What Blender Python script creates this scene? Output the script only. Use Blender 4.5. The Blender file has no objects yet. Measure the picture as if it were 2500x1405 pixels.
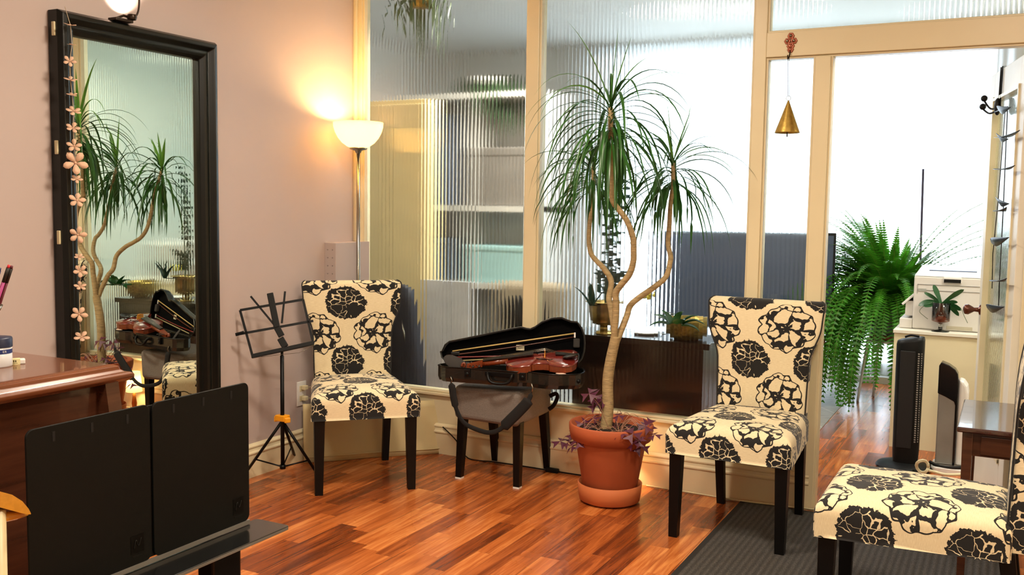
import bpy, math, random
from mathutils import Vector, Matrix, noise
R_=random.Random(7)
C=bpy.context.scene.collection
sc=bpy.context.scene
# ------------------------------------------------------------------ camera
cam_d=bpy.data.cameras.new('camera'); cam=bpy.data.objects.new('camera',cam_d); C.objects.link(cam)
CX,CY,F=1250.,702.5,2345.
vy=Vector((2475-CX,-(521-CY),-F)).normalized(); vx=-Vector((-3277-CX,-(439-CY),-F))
vx=(vx-vy*vx.dot(vy)).normalized(); vz=vx.cross(vy)
RM=Matrix((vx,vy,vz))                       # rows: world axes seen from the camera
CAM=Vector((3.441,-4.641,1.42))
cam.matrix_world=Matrix.Translation(CAM)@RM.to_4x4()
cam_d.sensor_width=36; cam_d.lens=36*F/2500; cam_d.clip_start=.05
sc.camera=cam
def ray(u,v): return RM@Vector((u-CX,-(v-CY),-F))
def at(u,v,ax,val):                         # point seen at (u,v) on the plane axis=val
    r=ray(u,v); i='xyz'.index(ax); return CAM+r*((val-CAM[i])/r[i])
# ------------------------------------------------------------------ world, light, exposure
sc.view_settings.view_transform='Standard'; sc.view_settings.look='None'
sc.view_settings.gamma=1; sc.view_settings.exposure=0.0; sc.view_settings.use_curve_mapping=False
w=bpy.data.worlds.new('sky'); sc.world=w; w.use_nodes=True
w.node_tree.nodes['Background'].inputs[0].default_value=(.80,.90,1,1)
w.node_tree.nodes['Background'].inputs[1].default_value=6.3
WARM=(1,.74,.47)
def lamp(name,kind,loc,e,col=WARM,size=.2,rot=(0,0,0),**k):
    l=bpy.data.lights.new(name,kind); l.energy=e; l.color=col
    if kind=='AREA': l.size=size; l.shape='DISK'
    else: l.shadow_soft_size=size
    for a,b in k.items(): setattr(l,a,b)
    o=bpy.data.objects.new(name,l); C.objects.link(o); o.location=loc; o.rotation_euler=rot; return o
CEIL=2.95
CEILING_LAMPS=[(1.6,-1.9,62),(3.5,-2.5,62),(2.4,-4.6,60)]
for i,(x,y,e) in enumerate(CEILING_LAMPS): lamp('ceiling_light','AREA',(x,y,CEIL-.17),e,(1,.86,.68),.42)
FRONT_FILLS=[(.95,.62,70),(4.02,.8,50)]  # unseen fill lights, added to brighten the front room behind the glass
for (x,y,e) in FRONT_FILLS: lamp('front_room_fill','AREA',(x,y,CEIL-.17),e,(1,.93,.82),.42)
LAMP=Vector((.19,-.26,0))
lamp('torchiere_bulb','POINT',(LAMP.x,LAMP.y,1.80),34,(1,.60,.24),.045)
lamp('mirror_spot','SPOT',(.070,-1.70,2.205),8,(1,.78,.60),.012,(math.radians(146),0,math.radians(85)),spot_size=math.radians(100),spot_blend=.5)
LITTLE=Vector((1.745,-.115,0))
lamp('floor_lamp_bulb','POINT',(LITTLE.x,LITTLE.y,.215),6.5,(1,.72,.36),.025)
# ------------------------------------------------------------------ node helper
class S:
    def __init__(s,nt,o): s.nt=nt; s.o=o
    def _m(s,op,*a,clamp=False):
        n=s.nt.nodes.new('ShaderNodeMath'); n.operation=op; n.use_clamp=clamp
        for i,x in enumerate((s,)+a):
            if isinstance(x,S): s.nt.links.new(x.o,n.inputs[i])
            else: n.inputs[i].default_value=x
        return S(s.nt,n.outputs[0])
    def __add__(s,b): return s._m('ADD',b)
    def __sub__(s,b): return s._m('SUBTRACT',b)
    def __mul__(s,b): return s._m('MULTIPLY',b)
    def __truediv__(s,b): return s._m('DIVIDE',b)
    def lt(s,b): return s._m('LESS_THAN',b)
    def gt(s,b): return s._m('GREATER_THAN',b)
    def mx(s,b): return s._m('MAXIMUM',b)
    def mn(s,b): return s._m('MINIMUM',b)
    def fl(s): return s._m('FLOOR')
    def pw(s,b): return s._m('POWER',b)
    def ab(s): return s._m('ABSOLUTE')
    def sin(s): return s._m('SINE')
    def map(s,a,b,c,d):
        n=s.nt.nodes.new('ShaderNodeMapRange'); s.nt.links.new(s.o,n.inputs[0])
        for i,x in enumerate((a,b,c,d)): n.inputs[i+1].default_value=x
        return S(s.nt,n.outputs[0])
def newmat(name):
    m=bpy.data.materials.new(name); m.use_nodes=True; nt=m.node_tree
    return m,nt,nt.nodes['Principled BSDF']
def nd(nt,t,**k):
    n=nt.nodes.new(t)
    for a,b in k.items(): setattr(n,a,b)
    return n
def comb(nt,x,y,z=0.):
    n=nd(nt,'ShaderNodeCombineXYZ')
    for i,v in enumerate((x,y,z)):
        if isinstance(v,S): nt.links.new(v.o,n.inputs[i])
        else: n.inputs[i].default_value=v
    return n.outputs[0]
def xyz(nt,kind='Object'):
    tc=nd(nt,'ShaderNodeTexCoord'); s=nd(nt,'ShaderNodeSeparateXYZ'); nt.links.new(tc.outputs[kind],s.inputs[0])
    return [S(nt,s.outputs[i]) for i in range(3)]
def ntex(nt,vec,scale,detail=2,rough=.5,dist=0):
    n=nd(nt,'ShaderNodeTexNoise'); n.inputs['Scale'].default_value=scale; n.inputs['Detail'].default_value=detail
    n.inputs['Roughness'].default_value=rough; n.inputs['Distortion'].default_value=dist
    if vec is not None: nt.links.new(vec,n.inputs['Vector'])
    return S(nt,n.outputs['Fac'])
def mixc(nt,f,a,b):
    n=nd(nt,'ShaderNodeMix',data_type='RGBA'); 
    if isinstance(f,S): nt.links.new(f.o,n.inputs[0])
    else: n.inputs[0].default_value=f
    for i,x in ((6,a),(7,b)):
        if isinstance(x,tuple): n.inputs[i].default_value=(*x[:3],1)
        else: nt.links.new(x,n.inputs[i])
    return n.outputs[2]
def bump(nt,p,h,st,dist=.002):
    b=nd(nt,'ShaderNodeBump'); b.inputs['Strength'].default_value=st; b.inputs['Distance'].default_value=dist
    nt.links.new(h.o if isinstance(h,S) else h,b.inputs['Height']); nt.links.new(b.outputs[0],p.inputs['Normal'])
def hexc(h):
    h=h.lstrip('#'); r=[int(h[i:i+2],16)/255 for i in (0,2,4)]
    return tuple(((c+.055)/1.055)**2.4 if c>.04045 else c/12.92 for c in r)
MC={}
def M(name,col,rough=.5,metal=0,var=.12,scale=8,bs=0,bscale=60,spec=.5,coat=0,trans=0,emis=None,es=0,stretch=None,sss=0):
    if name in MC: return MC[name]
    m,nt,p=newmat(name); c=hexc(col) if isinstance(col,str) else col
    tc=nd(nt,'ShaderNodeTexCoord'); v=tc.outputs['Object']
    if stretch:
        mp=nd(nt,'ShaderNodeMapping'); mp.inputs['Scale'].default_value=stretch; nt.links.new(v,mp.inputs[0]); v=mp.outputs[0]
    n=ntex(nt,v,scale,4)
    o=mixc(nt,n.map(.3,.7,0,1),tuple(x*(1-var) for x in c),tuple(min(1,x*(1+var)) for x in c))
    nt.links.new(o,p.inputs['Base Color'])
    p.inputs['Roughness'].default_value=rough; p.inputs['Metallic'].default_value=metal
    p.inputs['Specular IOR Level'].default_value=spec; p.inputs['Coat Weight'].default_value=coat
    p.inputs['Transmission Weight'].default_value=trans
    if emis: p.inputs['Emission Color'].default_value=(*hexc(emis),1); p.inputs['Emission Strength'].default_value=es
    if bs: bump(nt,p,ntex(nt,v,bscale,3),bs)
    MC[name]=m; return m
def leafmat(name,col,tl=.35,rough=.4,var=.3):
    if name in MC: return MC[name]
    m,nt,p=newmat(name); c=hexc(col)
    tc=nd(nt,'ShaderNodeTexCoord'); n=ntex(nt,tc.outputs['Object'],14,3)
    o=mixc(nt,n.map(.3,.7,0,1),tuple(x*(1-var) for x in c),tuple(min(1,x*(1+var)) for x in c))
    nt.links.new(o,p.inputs['Base Color']); p.inputs['Roughness'].default_value=rough
    t=nd(nt,'ShaderNodeBsdfTranslucent'); nt.links.new(o,t.inputs[0])
    mx=nd(nt,'ShaderNodeMixShader'); mx.inputs[0].default_value=tl
    nt.links.new(p.outputs[0],mx.inputs[1]); nt.links.new(t.outputs[0],mx.inputs[2])
    nt.links.new(mx.outputs[0],nt.nodes['Material Output'].inputs[0]); MC[name]=m; return m
# ------------------------------------------------------------------ mesh helper
class MB:
    def __init__(s): s.v=[]; s.f=[]; s.uv=[]; s.sm=[]
    def add(s,vs,fs,uvs=None,smooth=False,T=None):
        b=len(s.v); s.v+=[(T@Vector(v)) if T else Vector(v) for v in vs]
        for i,f in enumerate(fs):
            s.f.append([b+k for k in f]); s.sm.append(smooth)
            s.uv.append(uvs[i] if uvs else None)
        return s
    def box(s,c,d,rot=None,taper=None,T=None):
        x,y,z=[k/2 for k in d]; vs=[]
        for k in (-1,1):
            t=taper if (taper and k<0) else (1,1)
            for i,j in ((-1,-1),(1,-1),(1,1),(-1,1)): vs.append(Vector((i*x*t[0],j*y*t[1],k*z)))
        if rot is not None:
            if not isinstance(rot,Matrix): rot=Matrix.Rotation(rot,3,'Z')
            vs=[rot@q for q in vs]
        c=Vector(c); vs=[q+c for q in vs]
        return s.add(vs,[(3,2,1,0),(4,5,6,7),(0,1,5,4),(1,2,6,5),(2,3,7,6),(3,0,4,7)],T=T)
    def bx(s,x0,x1,y0,y1,z0,z1,T=None): return s.box(((x0+x1)/2,(y0+y1)/2,(z0+z1)/2),(abs(x1-x0),abs(y1-y0),abs(z1-z0)),T=T)
    def hexa(s,q,T=None): # 8 points bottom 4, top 4
        return s.add(q,[(3,2,1,0),(4,5,6,7),(0,1,5,4),(1,2,6,5),(2,3,7,6),(3,0,4,7)],T=T)
    def tube(s,pts,r,seg=8,cap=True,T=None,flat=None):
        pts=[Vector(p) for p in pts]; n=len(pts); rr=r if isinstance(r,(list,tuple)) else [r]*n
        vs=[]; up=None
        for i,p in enumerate(pts):
            t=(pts[min(i+1,n-1)]-pts[max(i-1,0)]).normalized()
            if up is None: up=Vector((0,0,1)) if abs(t.z)<.9 else Vector((1,0,0))
            a=t.cross(up); 
            if a.length<1e-5: a=t.orthogonal()
            a.normalize(); b=a.cross(t).normalized(); up=b
            for k in range(seg):
                an=2*math.pi*k/seg; q=a*math.cos(an)*(flat if flat else 1)+b*math.sin(an); vs.append(p+q*rr[i])
        fs=[]
        for i in range(n-1):
            for k in range(seg):
                fs.append((i*seg+k,i*seg+(k+1)%seg,(i+1)*seg+(k+1)%seg,(i+1)*seg+k))
        if cap: fs+= [tuple(range(seg))[::-1],tuple((n-1)*seg+k for k in range(seg))]
        return s.add(vs,fs,smooth=True,T=T)
    def lathe(s,prof,c=(0,0,0),seg=32,T=None,cap=False,ang=None):
        c=Vector(c); vs=[]; n=len(prof)
        for r,z in prof:
            for k in range(seg):
                a=2*math.pi*k/seg; vs.append(c+Vector((r*math.cos(a),r*math.sin(a),z)))
        fs=[(i*seg+k,i*seg+(k+1)%seg,(i+1)*seg+(k+1)%seg,(i+1)*seg+k) for i in range(n-1) for k in range(seg)]
        if prof[0][0]>1e-4 and cap: fs.append(tuple(range(seg))[::-1])
        if prof[-1][0]>1e-4 and cap: fs.append(tuple((n-1)*seg+k for k in range(seg)))
        return s.add(vs,fs,smooth=True,T=T)
    def sphere(s,c,r,seg=12,sc_=(1,1,1),T=None):
        n=max(6,seg//2); prof=[(r*math.sin(math.pi*i/n),-r*math.cos(math.pi*i/n)) for i in range(n+1)]
        vs=[];c=Vector(c)
        for rr,z in prof:
            for k in range(seg):
                a=2*math.pi*k/seg; vs.append(c+Vector((rr*math.cos(a)*sc_[0],rr*math.sin(a)*sc_[1],z*sc_[2])))
        fs=[(i*seg+k,i*seg+(k+1)%seg,(i+1)*seg+(k+1)%seg,(i+1)*seg+k) for i in range(n) for k in range(seg)]
        return s.add(vs,fs,smooth=True,T=T)
    def prism(s,pts,z0,z1,T=None,smooth=False):
        n=len(pts); vs=[Vector((p[0],p[1],z0)) for p in pts]+[Vector((p[0],p[1],z1)) for p in pts]
        fs=[tuple(range(n))[::-1],tuple(range(n,2*n))]+[(i,(i+1)%n,n+(i+1)%n,n+i) for i in range(n)]
        return s.add(vs,fs,T=T)
    def grid(s,P,nu,nv,UV=None,smooth=True,T=None,wrap=False):
        vs=[P(i,j) for j in range(nv) for i in range(nu)]; fs=[];uvs=[]
        for j in range(nv-1):
            for i in range(nu if wrap else nu-1):
                i2=(i+1)%nu
                fs.append((j*nu+i,j*nu+i2,(j+1)*nu+i2,(j+1)*nu+i))
                if UV: uvs.append([UV(i,j),UV(i+1,j),UV(i+1,j+1),UV(i,j+1)])
        return s.add(vs,fs,uvs or None,smooth,T)
    def profile(s,prof,p0,p1,nrm,T=None): # prof [(out,z)] swept from p0 to p1, out along nrm
        p0=Vector(p0);p1=Vector(p1);nrm=Vector(nrm); n=len(prof)
        vs=[p0+nrm*o+Vector((0,0,z)) for o,z in prof]+[p1+nrm*o+Vector((0,0,z)) for o,z in prof]
        fs=[(i,(i+1)%n,n+(i+1)%n,n+i) for i in range(n)]+[tuple(range(n)),tuple(range(n,2*n))[::-1]]
        return s.add(vs,fs,T=T)
    def build(s,name,m,parent=None,local=False,bevel=0,bseg=2,subd=0,solid=0,label=None):
        me=bpy.data.meshes.new(name)
        vs=s.v
        if parent is not None and not local:
            inv=parent['_w'] if False else PW[parent.name].inverted(); vs=[inv@v for v in s.v]
        me.from_pydata([tuple(v) for v in vs],[],s.f)
        me.polygons.foreach_set('use_smooth',s.sm)
        if any(u is not None for u in s.uv):
            uvl=me.uv_layers.new(name='UVMap'); k=0
            for fi,f in enumerate(s.f):
                for q in range(len(f)):
                    if s.uv[fi]: uvl.data[k].uv=s.uv[fi][q]
                    k+=1
        me.update()
        import bmesh
        b=bmesh.new(); b.from_mesh(me); bmesh.ops.recalc_face_normals(b,faces=b.faces) if not getattr(s,'keepn',False) else None
        b.to_mesh(me); b.free()
        o=bpy.data.objects.new(name,me); C.objects.link(o)
        for mm in (m if isinstance(m,(list,tuple)) else [m]): me.materials.append(mm)
        if parent is not None: o.parent=parent; PW[o.name]=PW[parent.name].copy()
        else: PW[o.name]=Matrix()
        if bevel:
            q=o.modifiers.new('bevel','BEVEL'); q.width=bevel; q.segments=bseg; q.limit_method='ANGLE'; q.angle_limit=.6
        if subd:
            q=o.modifiers.new('sub','SUBSURF'); q.levels=subd; q.render_levels=subd
        if solid:
            q=o.modifiers.new('solid','SOLIDIFY'); q.thickness=solid; q.offset=0
        if label: o['label']=label
        return o
PW={}
def thing(name,label,cat,loc=(0,0,0),rz=0,group=None):
    o=bpy.data.objects.new(name,None); C.objects.link(o); o.location=loc; o.rotation_euler=(0,0,rz)
    o.empty_display_size=.1
    PW[o.name]=Matrix.Translation(Vector(loc))@Matrix.Rotation(rz,4,'Z')
    o['label']=label; o['category']=cat
    if group: o['group']=group
    return o
def tag(o,label,cat,group=None):
    o['label']=label; o['category']=cat
    if group: o['group']=group
    return o
def rebase(o,loc): # put the origin of a single-mesh thing at its base
    loc=Vector(loc); o.data.transform(Matrix.Translation(-loc)); o.location=loc; return o
def struct(o): o['kind']='structure'; return o
def text(body,size,m,parent,mat4,name='lettering',ext=.0006,align='CENTER'):
    cu=bpy.data.curves.new('t','FONT'); cu.body=body; cu.size=size; cu.extrude=ext; cu.align_x=align; cu.align_y='CENTER'
    o=bpy.data.objects.new('t',cu); C.objects.link(o); dg=bpy.context.evaluated_depsgraph_get()
    me=bpy.data.meshes.new_from_object(o.evaluated_get(dg)); bpy.data.objects.remove(o)
    me.transform(PW[parent.name].inverted()@mat4); ob=bpy.data.objects.new(name,me); C.objects.link(ob); ob.parent=parent
    me.materials.clear(); me.materials.append(m); PW[ob.name]=PW[parent.name].copy(); return ob
def smooth_path(pts,n=6):
    pts=[Vector(p) for p in pts]; out=[]
    for i in range(len(pts)-1):
        p0=pts[max(i-1,0)];p1=pts[i];p2=pts[i+1];p3=pts[min(i+2,len(pts)-1)]
        for k in range(n):
            t=k/n; out.append(.5*((2*p1)+(-p0+p2)*t+(2*p0-5*p1+4*p2-p3)*t*t+(-p0+3*p1-3*p2+p3)*t**3))
    return out+[pts[-1]]
def lin(a,b,t): return a+(b-a)*t
# ------------------------------------------------------------------ special materials
def mat_floor(name='wood_floor'):
    m,nt,p=newmat(name); x,y,z=xyz(nt)
    W=.086; row=(x/W).fl(); wn=nd(nt,'ShaderNodeTexWhiteNoise',noise_dimensions='1D'); nt.links.new(row.o,wn.inputs['W'])
    off=S(nt,wn.outputs[0]); L=.62; yy=(y+off*L*3)/L; blk=yy.fl()
    w2=nd(nt,'ShaderNodeTexWhiteNoise',noise_dimensions='2D'); nt.links.new(comb(nt,row,blk),w2.inputs['Vector'])
    rnd=S(nt,w2.outputs[0])
    g=ntex(nt,comb(nt,x*26+rnd*9,y*1.9+rnd*37,rnd*5),1,5,.62,.9)
    g2=ntex(nt,comb(nt,x*150,y*5,rnd*5),1,3,.6)
    cr=nd(nt,'ShaderNodeValToRGB'); e=cr.color_ramp
    e.elements[0].position=.08; e.elements[0].color=(*hexc('#522410'),1); e.elements[1].position=.95; e.elements[1].color=(*hexc('#d98c4c'),1)
    for pos,c in ((.38,'#87421c'),(.66,'#b3622d')):
        q=e.elements.new(pos); q.color=(*hexc(c),1)
    val=rnd*.52+.05+g.map(.25,.75,-.12,.48)+g2.map(.3,.7,-.07,.07)
    nt.links.new(val.o,cr.inputs[0])
    fy=yy-yy.fl(); fx=x/W-row
    seam=fy.lt(.004).mx(fx.lt(.018))
    W3=W*3; fb=(x/W3)-(x/W3).fl(); seam2=fb.lt(.014)
    nt.links.new(mixc(nt,seam*.25+seam2*.45,cr.outputs[0],hexc('#2a1006')),p.inputs['Base Color'])
    p.inputs['Roughness'].default_value=.3; p.inputs['Coat Weight'].default_value=.12; p.inputs['Coat Roughness'].default_value=.12; p.inputs['Specular IOR Level'].default_value=.42
    r=ntex(nt,comb(nt,x*3,y*3),1,3); nt.links.new(r.map(.3,.7,.19,.30).o,p.inputs['Roughness'])
    bump(nt,p,(seam.mx(seam2)*-1+g2*.12),.25,.001)
    return m
def mat_fabric():
    m,nt,p=newmat('peony_print_fabric'); tc=nd(nt,'ShaderNodeTexCoord'); sp=nd(nt,'ShaderNodeSeparateXYZ')
    nt.links.new(tc.outputs['UV'],sp.inputs[0]); u=S(nt,sp.outputs[0]); v=S(nt,sp.outputs[1])
    PU,PV=.282,.318
    def local(du,dv):
        a=(u-du)/PU+.5; b=(v-dv)/PV+.5; a=(a-a.fl()-.5)*PU; b=(b-b.fl()-.5)*PV
        r=(a*a+b*b).pw(.5); th=b._m('ARCTAN2',a); return a,b,r,th
    # solid flower
    def vor(a,b,r,sc_,k,off,rnd=1.):
        f=(r+.012).pw(-k); vn=nd(nt,'ShaderNodeTexVoronoi',voronoi_dimensions='2D',feature='DISTANCE_TO_EDGE')
        vn.inputs['Scale'].default_value=sc_; vn.inputs['Randomness'].default_value=rnd
        nx=ntex(nt,comb(nt,a,b,off),28,2)-.5; ny=ntex(nt,comb(nt,a,b,off+9),28,2)-.5
        nt.links.new(comb(nt,a*f+nx*.10+off,b*f+ny*.10+off*.7),vn.inputs['Vector']); return S(nt,vn.outputs['Distance'])
    a,b,r,th=local(0.,0.)
    edge=ntex(nt,comb(nt,a*1.,b*1.,3.3),32,2,.6)-.5
    tn=ntex(nt,comb(nt,a,b,1.),160,1)-.5
    rr=r+edge*.040+tn*.014
    mask=rr.lt(.088)
    vd=vor(a,b,r,12.5,.40,3.7)
    wid=ntex(nt,comb(nt,a,b,7.),16,1).map(.35,.65,.020,.075)
    line=vd.lt(wid)*r.lt(.078)
    side=ntex(nt,comb(nt,a,b,12.),13,0).gt(.36)
    ink1=mask*(line*side*-1+1)
    # outline flower
    a,b,r,th=local(PU/2,PV/2)
    edge=ntex(nt,comb(nt,a,b,5.1),22,1,.5)-.5
    rr=r+edge*.036+((th*6.)+.7).sin().ab()*-.007
    mask2=rr.lt(.100); rim=(rr-.0975).ab().lt(.0026)
    vd=vor(a,b,r,9.0,.36,1.3)
    tw=ntex(nt,comb(nt,a,b,2.),21,1).map(.40,.70,.055,.32)
    line=vd.lt(tw)*mask2*r.gt(.016)
    star=(r+(th*7.).sin()*.006+(th*13.).sin()*.004).lt(.020)
    ink2=(line.mx(rim)).mx(star)
    ink=ink1.mx(ink2)
    weave=ntex(nt,comb(nt,u*60,v*700),1,3,.6)
    cream=mixc(nt,weave.map(.3,.7,0,1),hexc('#d3c19a'),hexc('#e9dcb9'))
    nt.links.new(mixc(nt,ink,cream,hexc('#0b0909')),p.inputs['Base Color'])
    p.inputs['Roughness'].default_value=.85; p.inputs['Sheen Weight'].default_value=.15
    bump(nt,p,weave+ink*.6,.35,.0012); return m
def mat_cloth(name,col,sc_=500):
    m,nt,p=newmat(name); x,y,z=xyz(nt); c=hexc(col)
    wv=ntex(nt,comb(nt,x*sc_,y*sc_,z*sc_*.25),1,2)*.5+ntex(nt,comb(nt,x*sc_*.25,y*sc_*.25,z*sc_),1,2)*.5
    big=ntex(nt,comb(nt,x*3,y*3,z*3),1,3)
    f=wv.map(.35,.65,.0,.75)+big.map(.3,.7,0,.25)
    nt.links.new(mixc(nt,f,tuple(k*.7 for k in c),tuple(min(1,k*1.25) for k in c)),p.inputs['Base Color'])
    p.inputs['Roughness'].default_value=.9; bump(nt,p,wv,.4,.001); return m
def mat_reed():
    m,nt,p=newmat('reeded_glass'); nt.nodes.remove(p)
    g=nd(nt,'ShaderNodeBsdfGlass'); g.inputs['IOR'].default_value=1.45; g.inputs['Roughness'].default_value=.065
    x,y,z=xyz(nt); n=ntex(nt,comb(nt,x*240,y*240,z*70),1,2)
    g.inputs['Color'].default_value=(.95,.975,.965,1)
    b=nd(nt,'ShaderNodeBump'); b.inputs['Strength'].default_value=.12; b.inputs['Distance'].default_value=.0006
    nt.links.new(n.o,b.inputs['Height']); nt.links.new(b.outputs[0],g.inputs['Normal'])
    nt.links.new(g.outputs[0],nt.nodes['Material Output'].inputs[0]); return m
def mat_glass(name='clear_glass',col=(.97,.98,.97)):
    m,nt,p=newmat(name); nt.nodes.remove(p); g=nd(nt,'ShaderNodeBsdfGlass'); g.inputs['IOR'].default_value=1.45
    x,y,z=xyz(nt); n=ntex(nt,comb(nt,x,y,z),6,2); nt.links.new(mixc(nt,n,tuple(k*.98 for k in col),col),g.inputs['Color'])
    nt.links.new(g.outputs[0],nt.nodes['Material Output'].inputs[0]); return m
def mat_curtain():
    m,nt,p=newmat('sheer_curtain'); nt.nodes.remove(p); x,y,z=xyz(nt)
    n=ntex(nt,comb(nt,x*400,y*400,z*400),1,2)
    t=nd(nt,'ShaderNodeBsdfTranslucent'); tr=nd(nt,'ShaderNodeBsdfTransparent')
    nt.links.new(mixc(nt,n,(.86,.88,.9),(.95,.96,.97)),t.inputs[0]); tr.inputs[0].default_value=(.97,.98,1,1)
    mx=nd(nt,'ShaderNodeMixShader'); mx.inputs[0].default_value=.42
    nt.links.new(t.outputs[0],mx.inputs[1]); nt.links.new(tr.outputs[0],mx.inputs[2])
    nt.links.new(mx.outputs[0],nt.nodes['Material Output'].inputs[0]); return m
def mat_thin():
    m,nt,p=newmat('window_glass'); nt.nodes.remove(p); x,y,z=xyz(nt)
    t=nd(nt,'ShaderNodeBsdfTransparent'); g=nd(nt,'ShaderNodeBsdfGlossy'); g.inputs['Roughness'].default_value=.02
    n=ntex(nt,comb(nt,x,y,z),3,2); nt.links.new(mixc(nt,n,(.94,.96,.96),(.97,.98,.98)),t.inputs[0])
    mx=nd(nt,'ShaderNodeMixShader'); mx.inputs[0].default_value=.07
    nt.links.new(t.outputs[0],mx.inputs[1]); nt.links.new(g.outputs[0],mx.inputs[2]); nt.links.new(mx.outputs[0],nt.nodes['Material Output'].inputs[0]); return m
def mat_shade(name,col,es,ecol,tl=.6):
    m,nt,p=newmat(name); x,y,z=xyz(nt); n=ntex(nt,comb(nt,x,y,z),20,2)
    t=nd(nt,'ShaderNodeBsdfTranslucent'); c=hexc(col)
    o=mixc(nt,n,tuple(k*.96 for k in c),c); nt.links.new(o,t.inputs[0]); nt.links.new(o,p.inputs['Base Color'])
    p.inputs['Roughness'].default_value=.25; p.inputs['Emission Color'].default_value=(*hexc(ecol),1); p.inputs['Emission Strength'].default_value=es
    mx=nd(nt,'ShaderNodeMixShader'); mx.inputs[0].default_value=tl
    nt.links.new(p.outputs[0],mx.inputs[1]); nt.links.new(t.outputs[0],mx.inputs[2]); nt.links.new(mx.outputs[0],nt.nodes['Material Output'].inputs[0]); return m
def mat_rug():
    m,nt,p=newmat('ribbed_mat'); x,y,z=xyz(nt)
    rib=((x*(2*math.pi/.026)).sin()).map(-1,1,0,1); n=ntex(nt,comb(nt,x,y,z),420,2,.7)
    nt.links.new(mixc(nt,n.map(.35,.7,0,1)*(rib*.5+.5),hexc('#0c0b0b'),hexc('#625d58')),p.inputs['Base Color'])
    p.inputs['Roughness'].default_value=.95; bump(nt,p,rib+n*.3,.8,.004); return m
FLOOR=mat_floor(); FAB=mat_fabric(); REED=mat_reed(); GLASS=mat_glass(); CURT=mat_curtain(); THIN=mat_thin()
WALL=M('wall_paint_mauve','#b3a39d',.75,var=.02,scale=2,bs=.05,bscale=300)
CREAM=M('cream_gloss_paint','#d8cba8',.35,var=.03,scale=4,bs=.04,bscale=120)
WHITEW=M('white_wall_paint','#d9d6d0',.7,var=.02,bs=.04,bscale=250)
BEIGE=M('beige_wall_paint','#d9c7a2',.7,var=.02)
BLACK=M('black_lacquer','#050505',.28,var=.1,spec=.3)
BLKMAT=M('black_matte_plastic','#070808',.5,var=.15,bs=.1,bscale=900,spec=.25)
BLKMET=M('black_metal','#060607',.4,.2,spec=.25)
LEG=M('black_chair_leg','#050404',.42,var=.1,spec=.25)
CHROME=M('steel','#9a968c',.22,1,var=.05)
BRASS=M('brass','#a89058',.3,1,var=.3,scale=14)
OLDBRASS=M('hammered_brass','#917a3c',.42,.85,var=.35,scale=70,bs=.5,bscale=110)
TERRA=M('terracotta','#a8522c',.7,var=.10,scale=6,bs=.08,bscale=200)
TERRA2=M('terracotta_saucer','#c06a3a',.7,var=.06,scale=6,bs=.08,bscale=200)
SOIL=M('soil','#1d130d',.95,var=.5,scale=90,bs=1,bscale=120)
WHITE=M('white_plastic','#dcdad6',.4,var=.02)
IVORY=M('ivory_plastic','#cdc29c',.4,var=.03)
MAHOG=M('mahogany','#663821',.22,var=.25,scale=6,coat=.5,stretch=(14,1,14))
MAHOGD=M('dark_mahogany','#452618',.25,var=.3,scale=5,coat=.4,stretch=(1,1,12))
CARDB=M('canvas_board_cream','#c9b98c',.7,var=.05,scale=3)
# ================================================================== SETTING
X1=4.45; YB=-6.6
fl=MB(); fl.add([(-1.9,YB,0),(X1,YB,0),(X1,4.02,0),(-1.9,4.02,0)],[(0,1,2,3)]); struct(fl.build('floor',FLOOR))
cl=MB(); cl.bx(-1.9,X1,YB,4.02,CEIL,CEIL+.1); struct(cl.build('ceiling',WHITEW))
b=MB(); b.bx(-.12,0,YB,-.05,0,CEIL); b.bx(-.12,0,-.05,.08,0,CEIL); struct(b.build('wall_left',WALL))
b=MB(); b.bx(-.12,X1,YB-.1,YB,0,CEIL); struct(b.build('wall_back',WHITEW))
b=MB(); b.bx(X1,X1+.1,YB,-.03,0,CEIL); struct(b.build('wall_right',BEIGE))
b=MB(); b.bx(X1,X1+.1,-.03,4.02,0,CEIL); struct(b.build('wall_front_right',M('pale_green_wall','#dfe8dc',.7,var=.02)))
b=MB(); b.bx(3.555,X1,-.03,.06,0,CEIL); struct(b.build('wall_partition_end',BEIGE))
# knee wall under the reeded panes
b=MB(); b.bx(0,2.60,-.012,.05,0,.345); struct(b.build('wall_partition',CREAM))
b=MB()
for z0,z1,o in ((.335,.352,.035),(.352,.364,.022)): b.bx(0,2.31,-o,.06,z0,z1)
struct(b.build('trim_1',CREAM,bevel=.004))           # sill
bprof=[(0,0),(.018,0),(.018,.118),(.024,.124),(.024,.130),(.016,.138),(.013,.150),(.018,.156),(.018,.162),(.008,.172),(0,.174)]
b=MB(); b.profile(bprof,(0,YB,0),(0,0,0),(1,0,0)); struct(b.build('baseboard_left',CREAM))
b=MB(); b.profile(bprof,(0,-.016,0),(2.645,-.016,0),(0,-1,0)); struct(b.build('baseboard_partition',CREAM))
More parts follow.
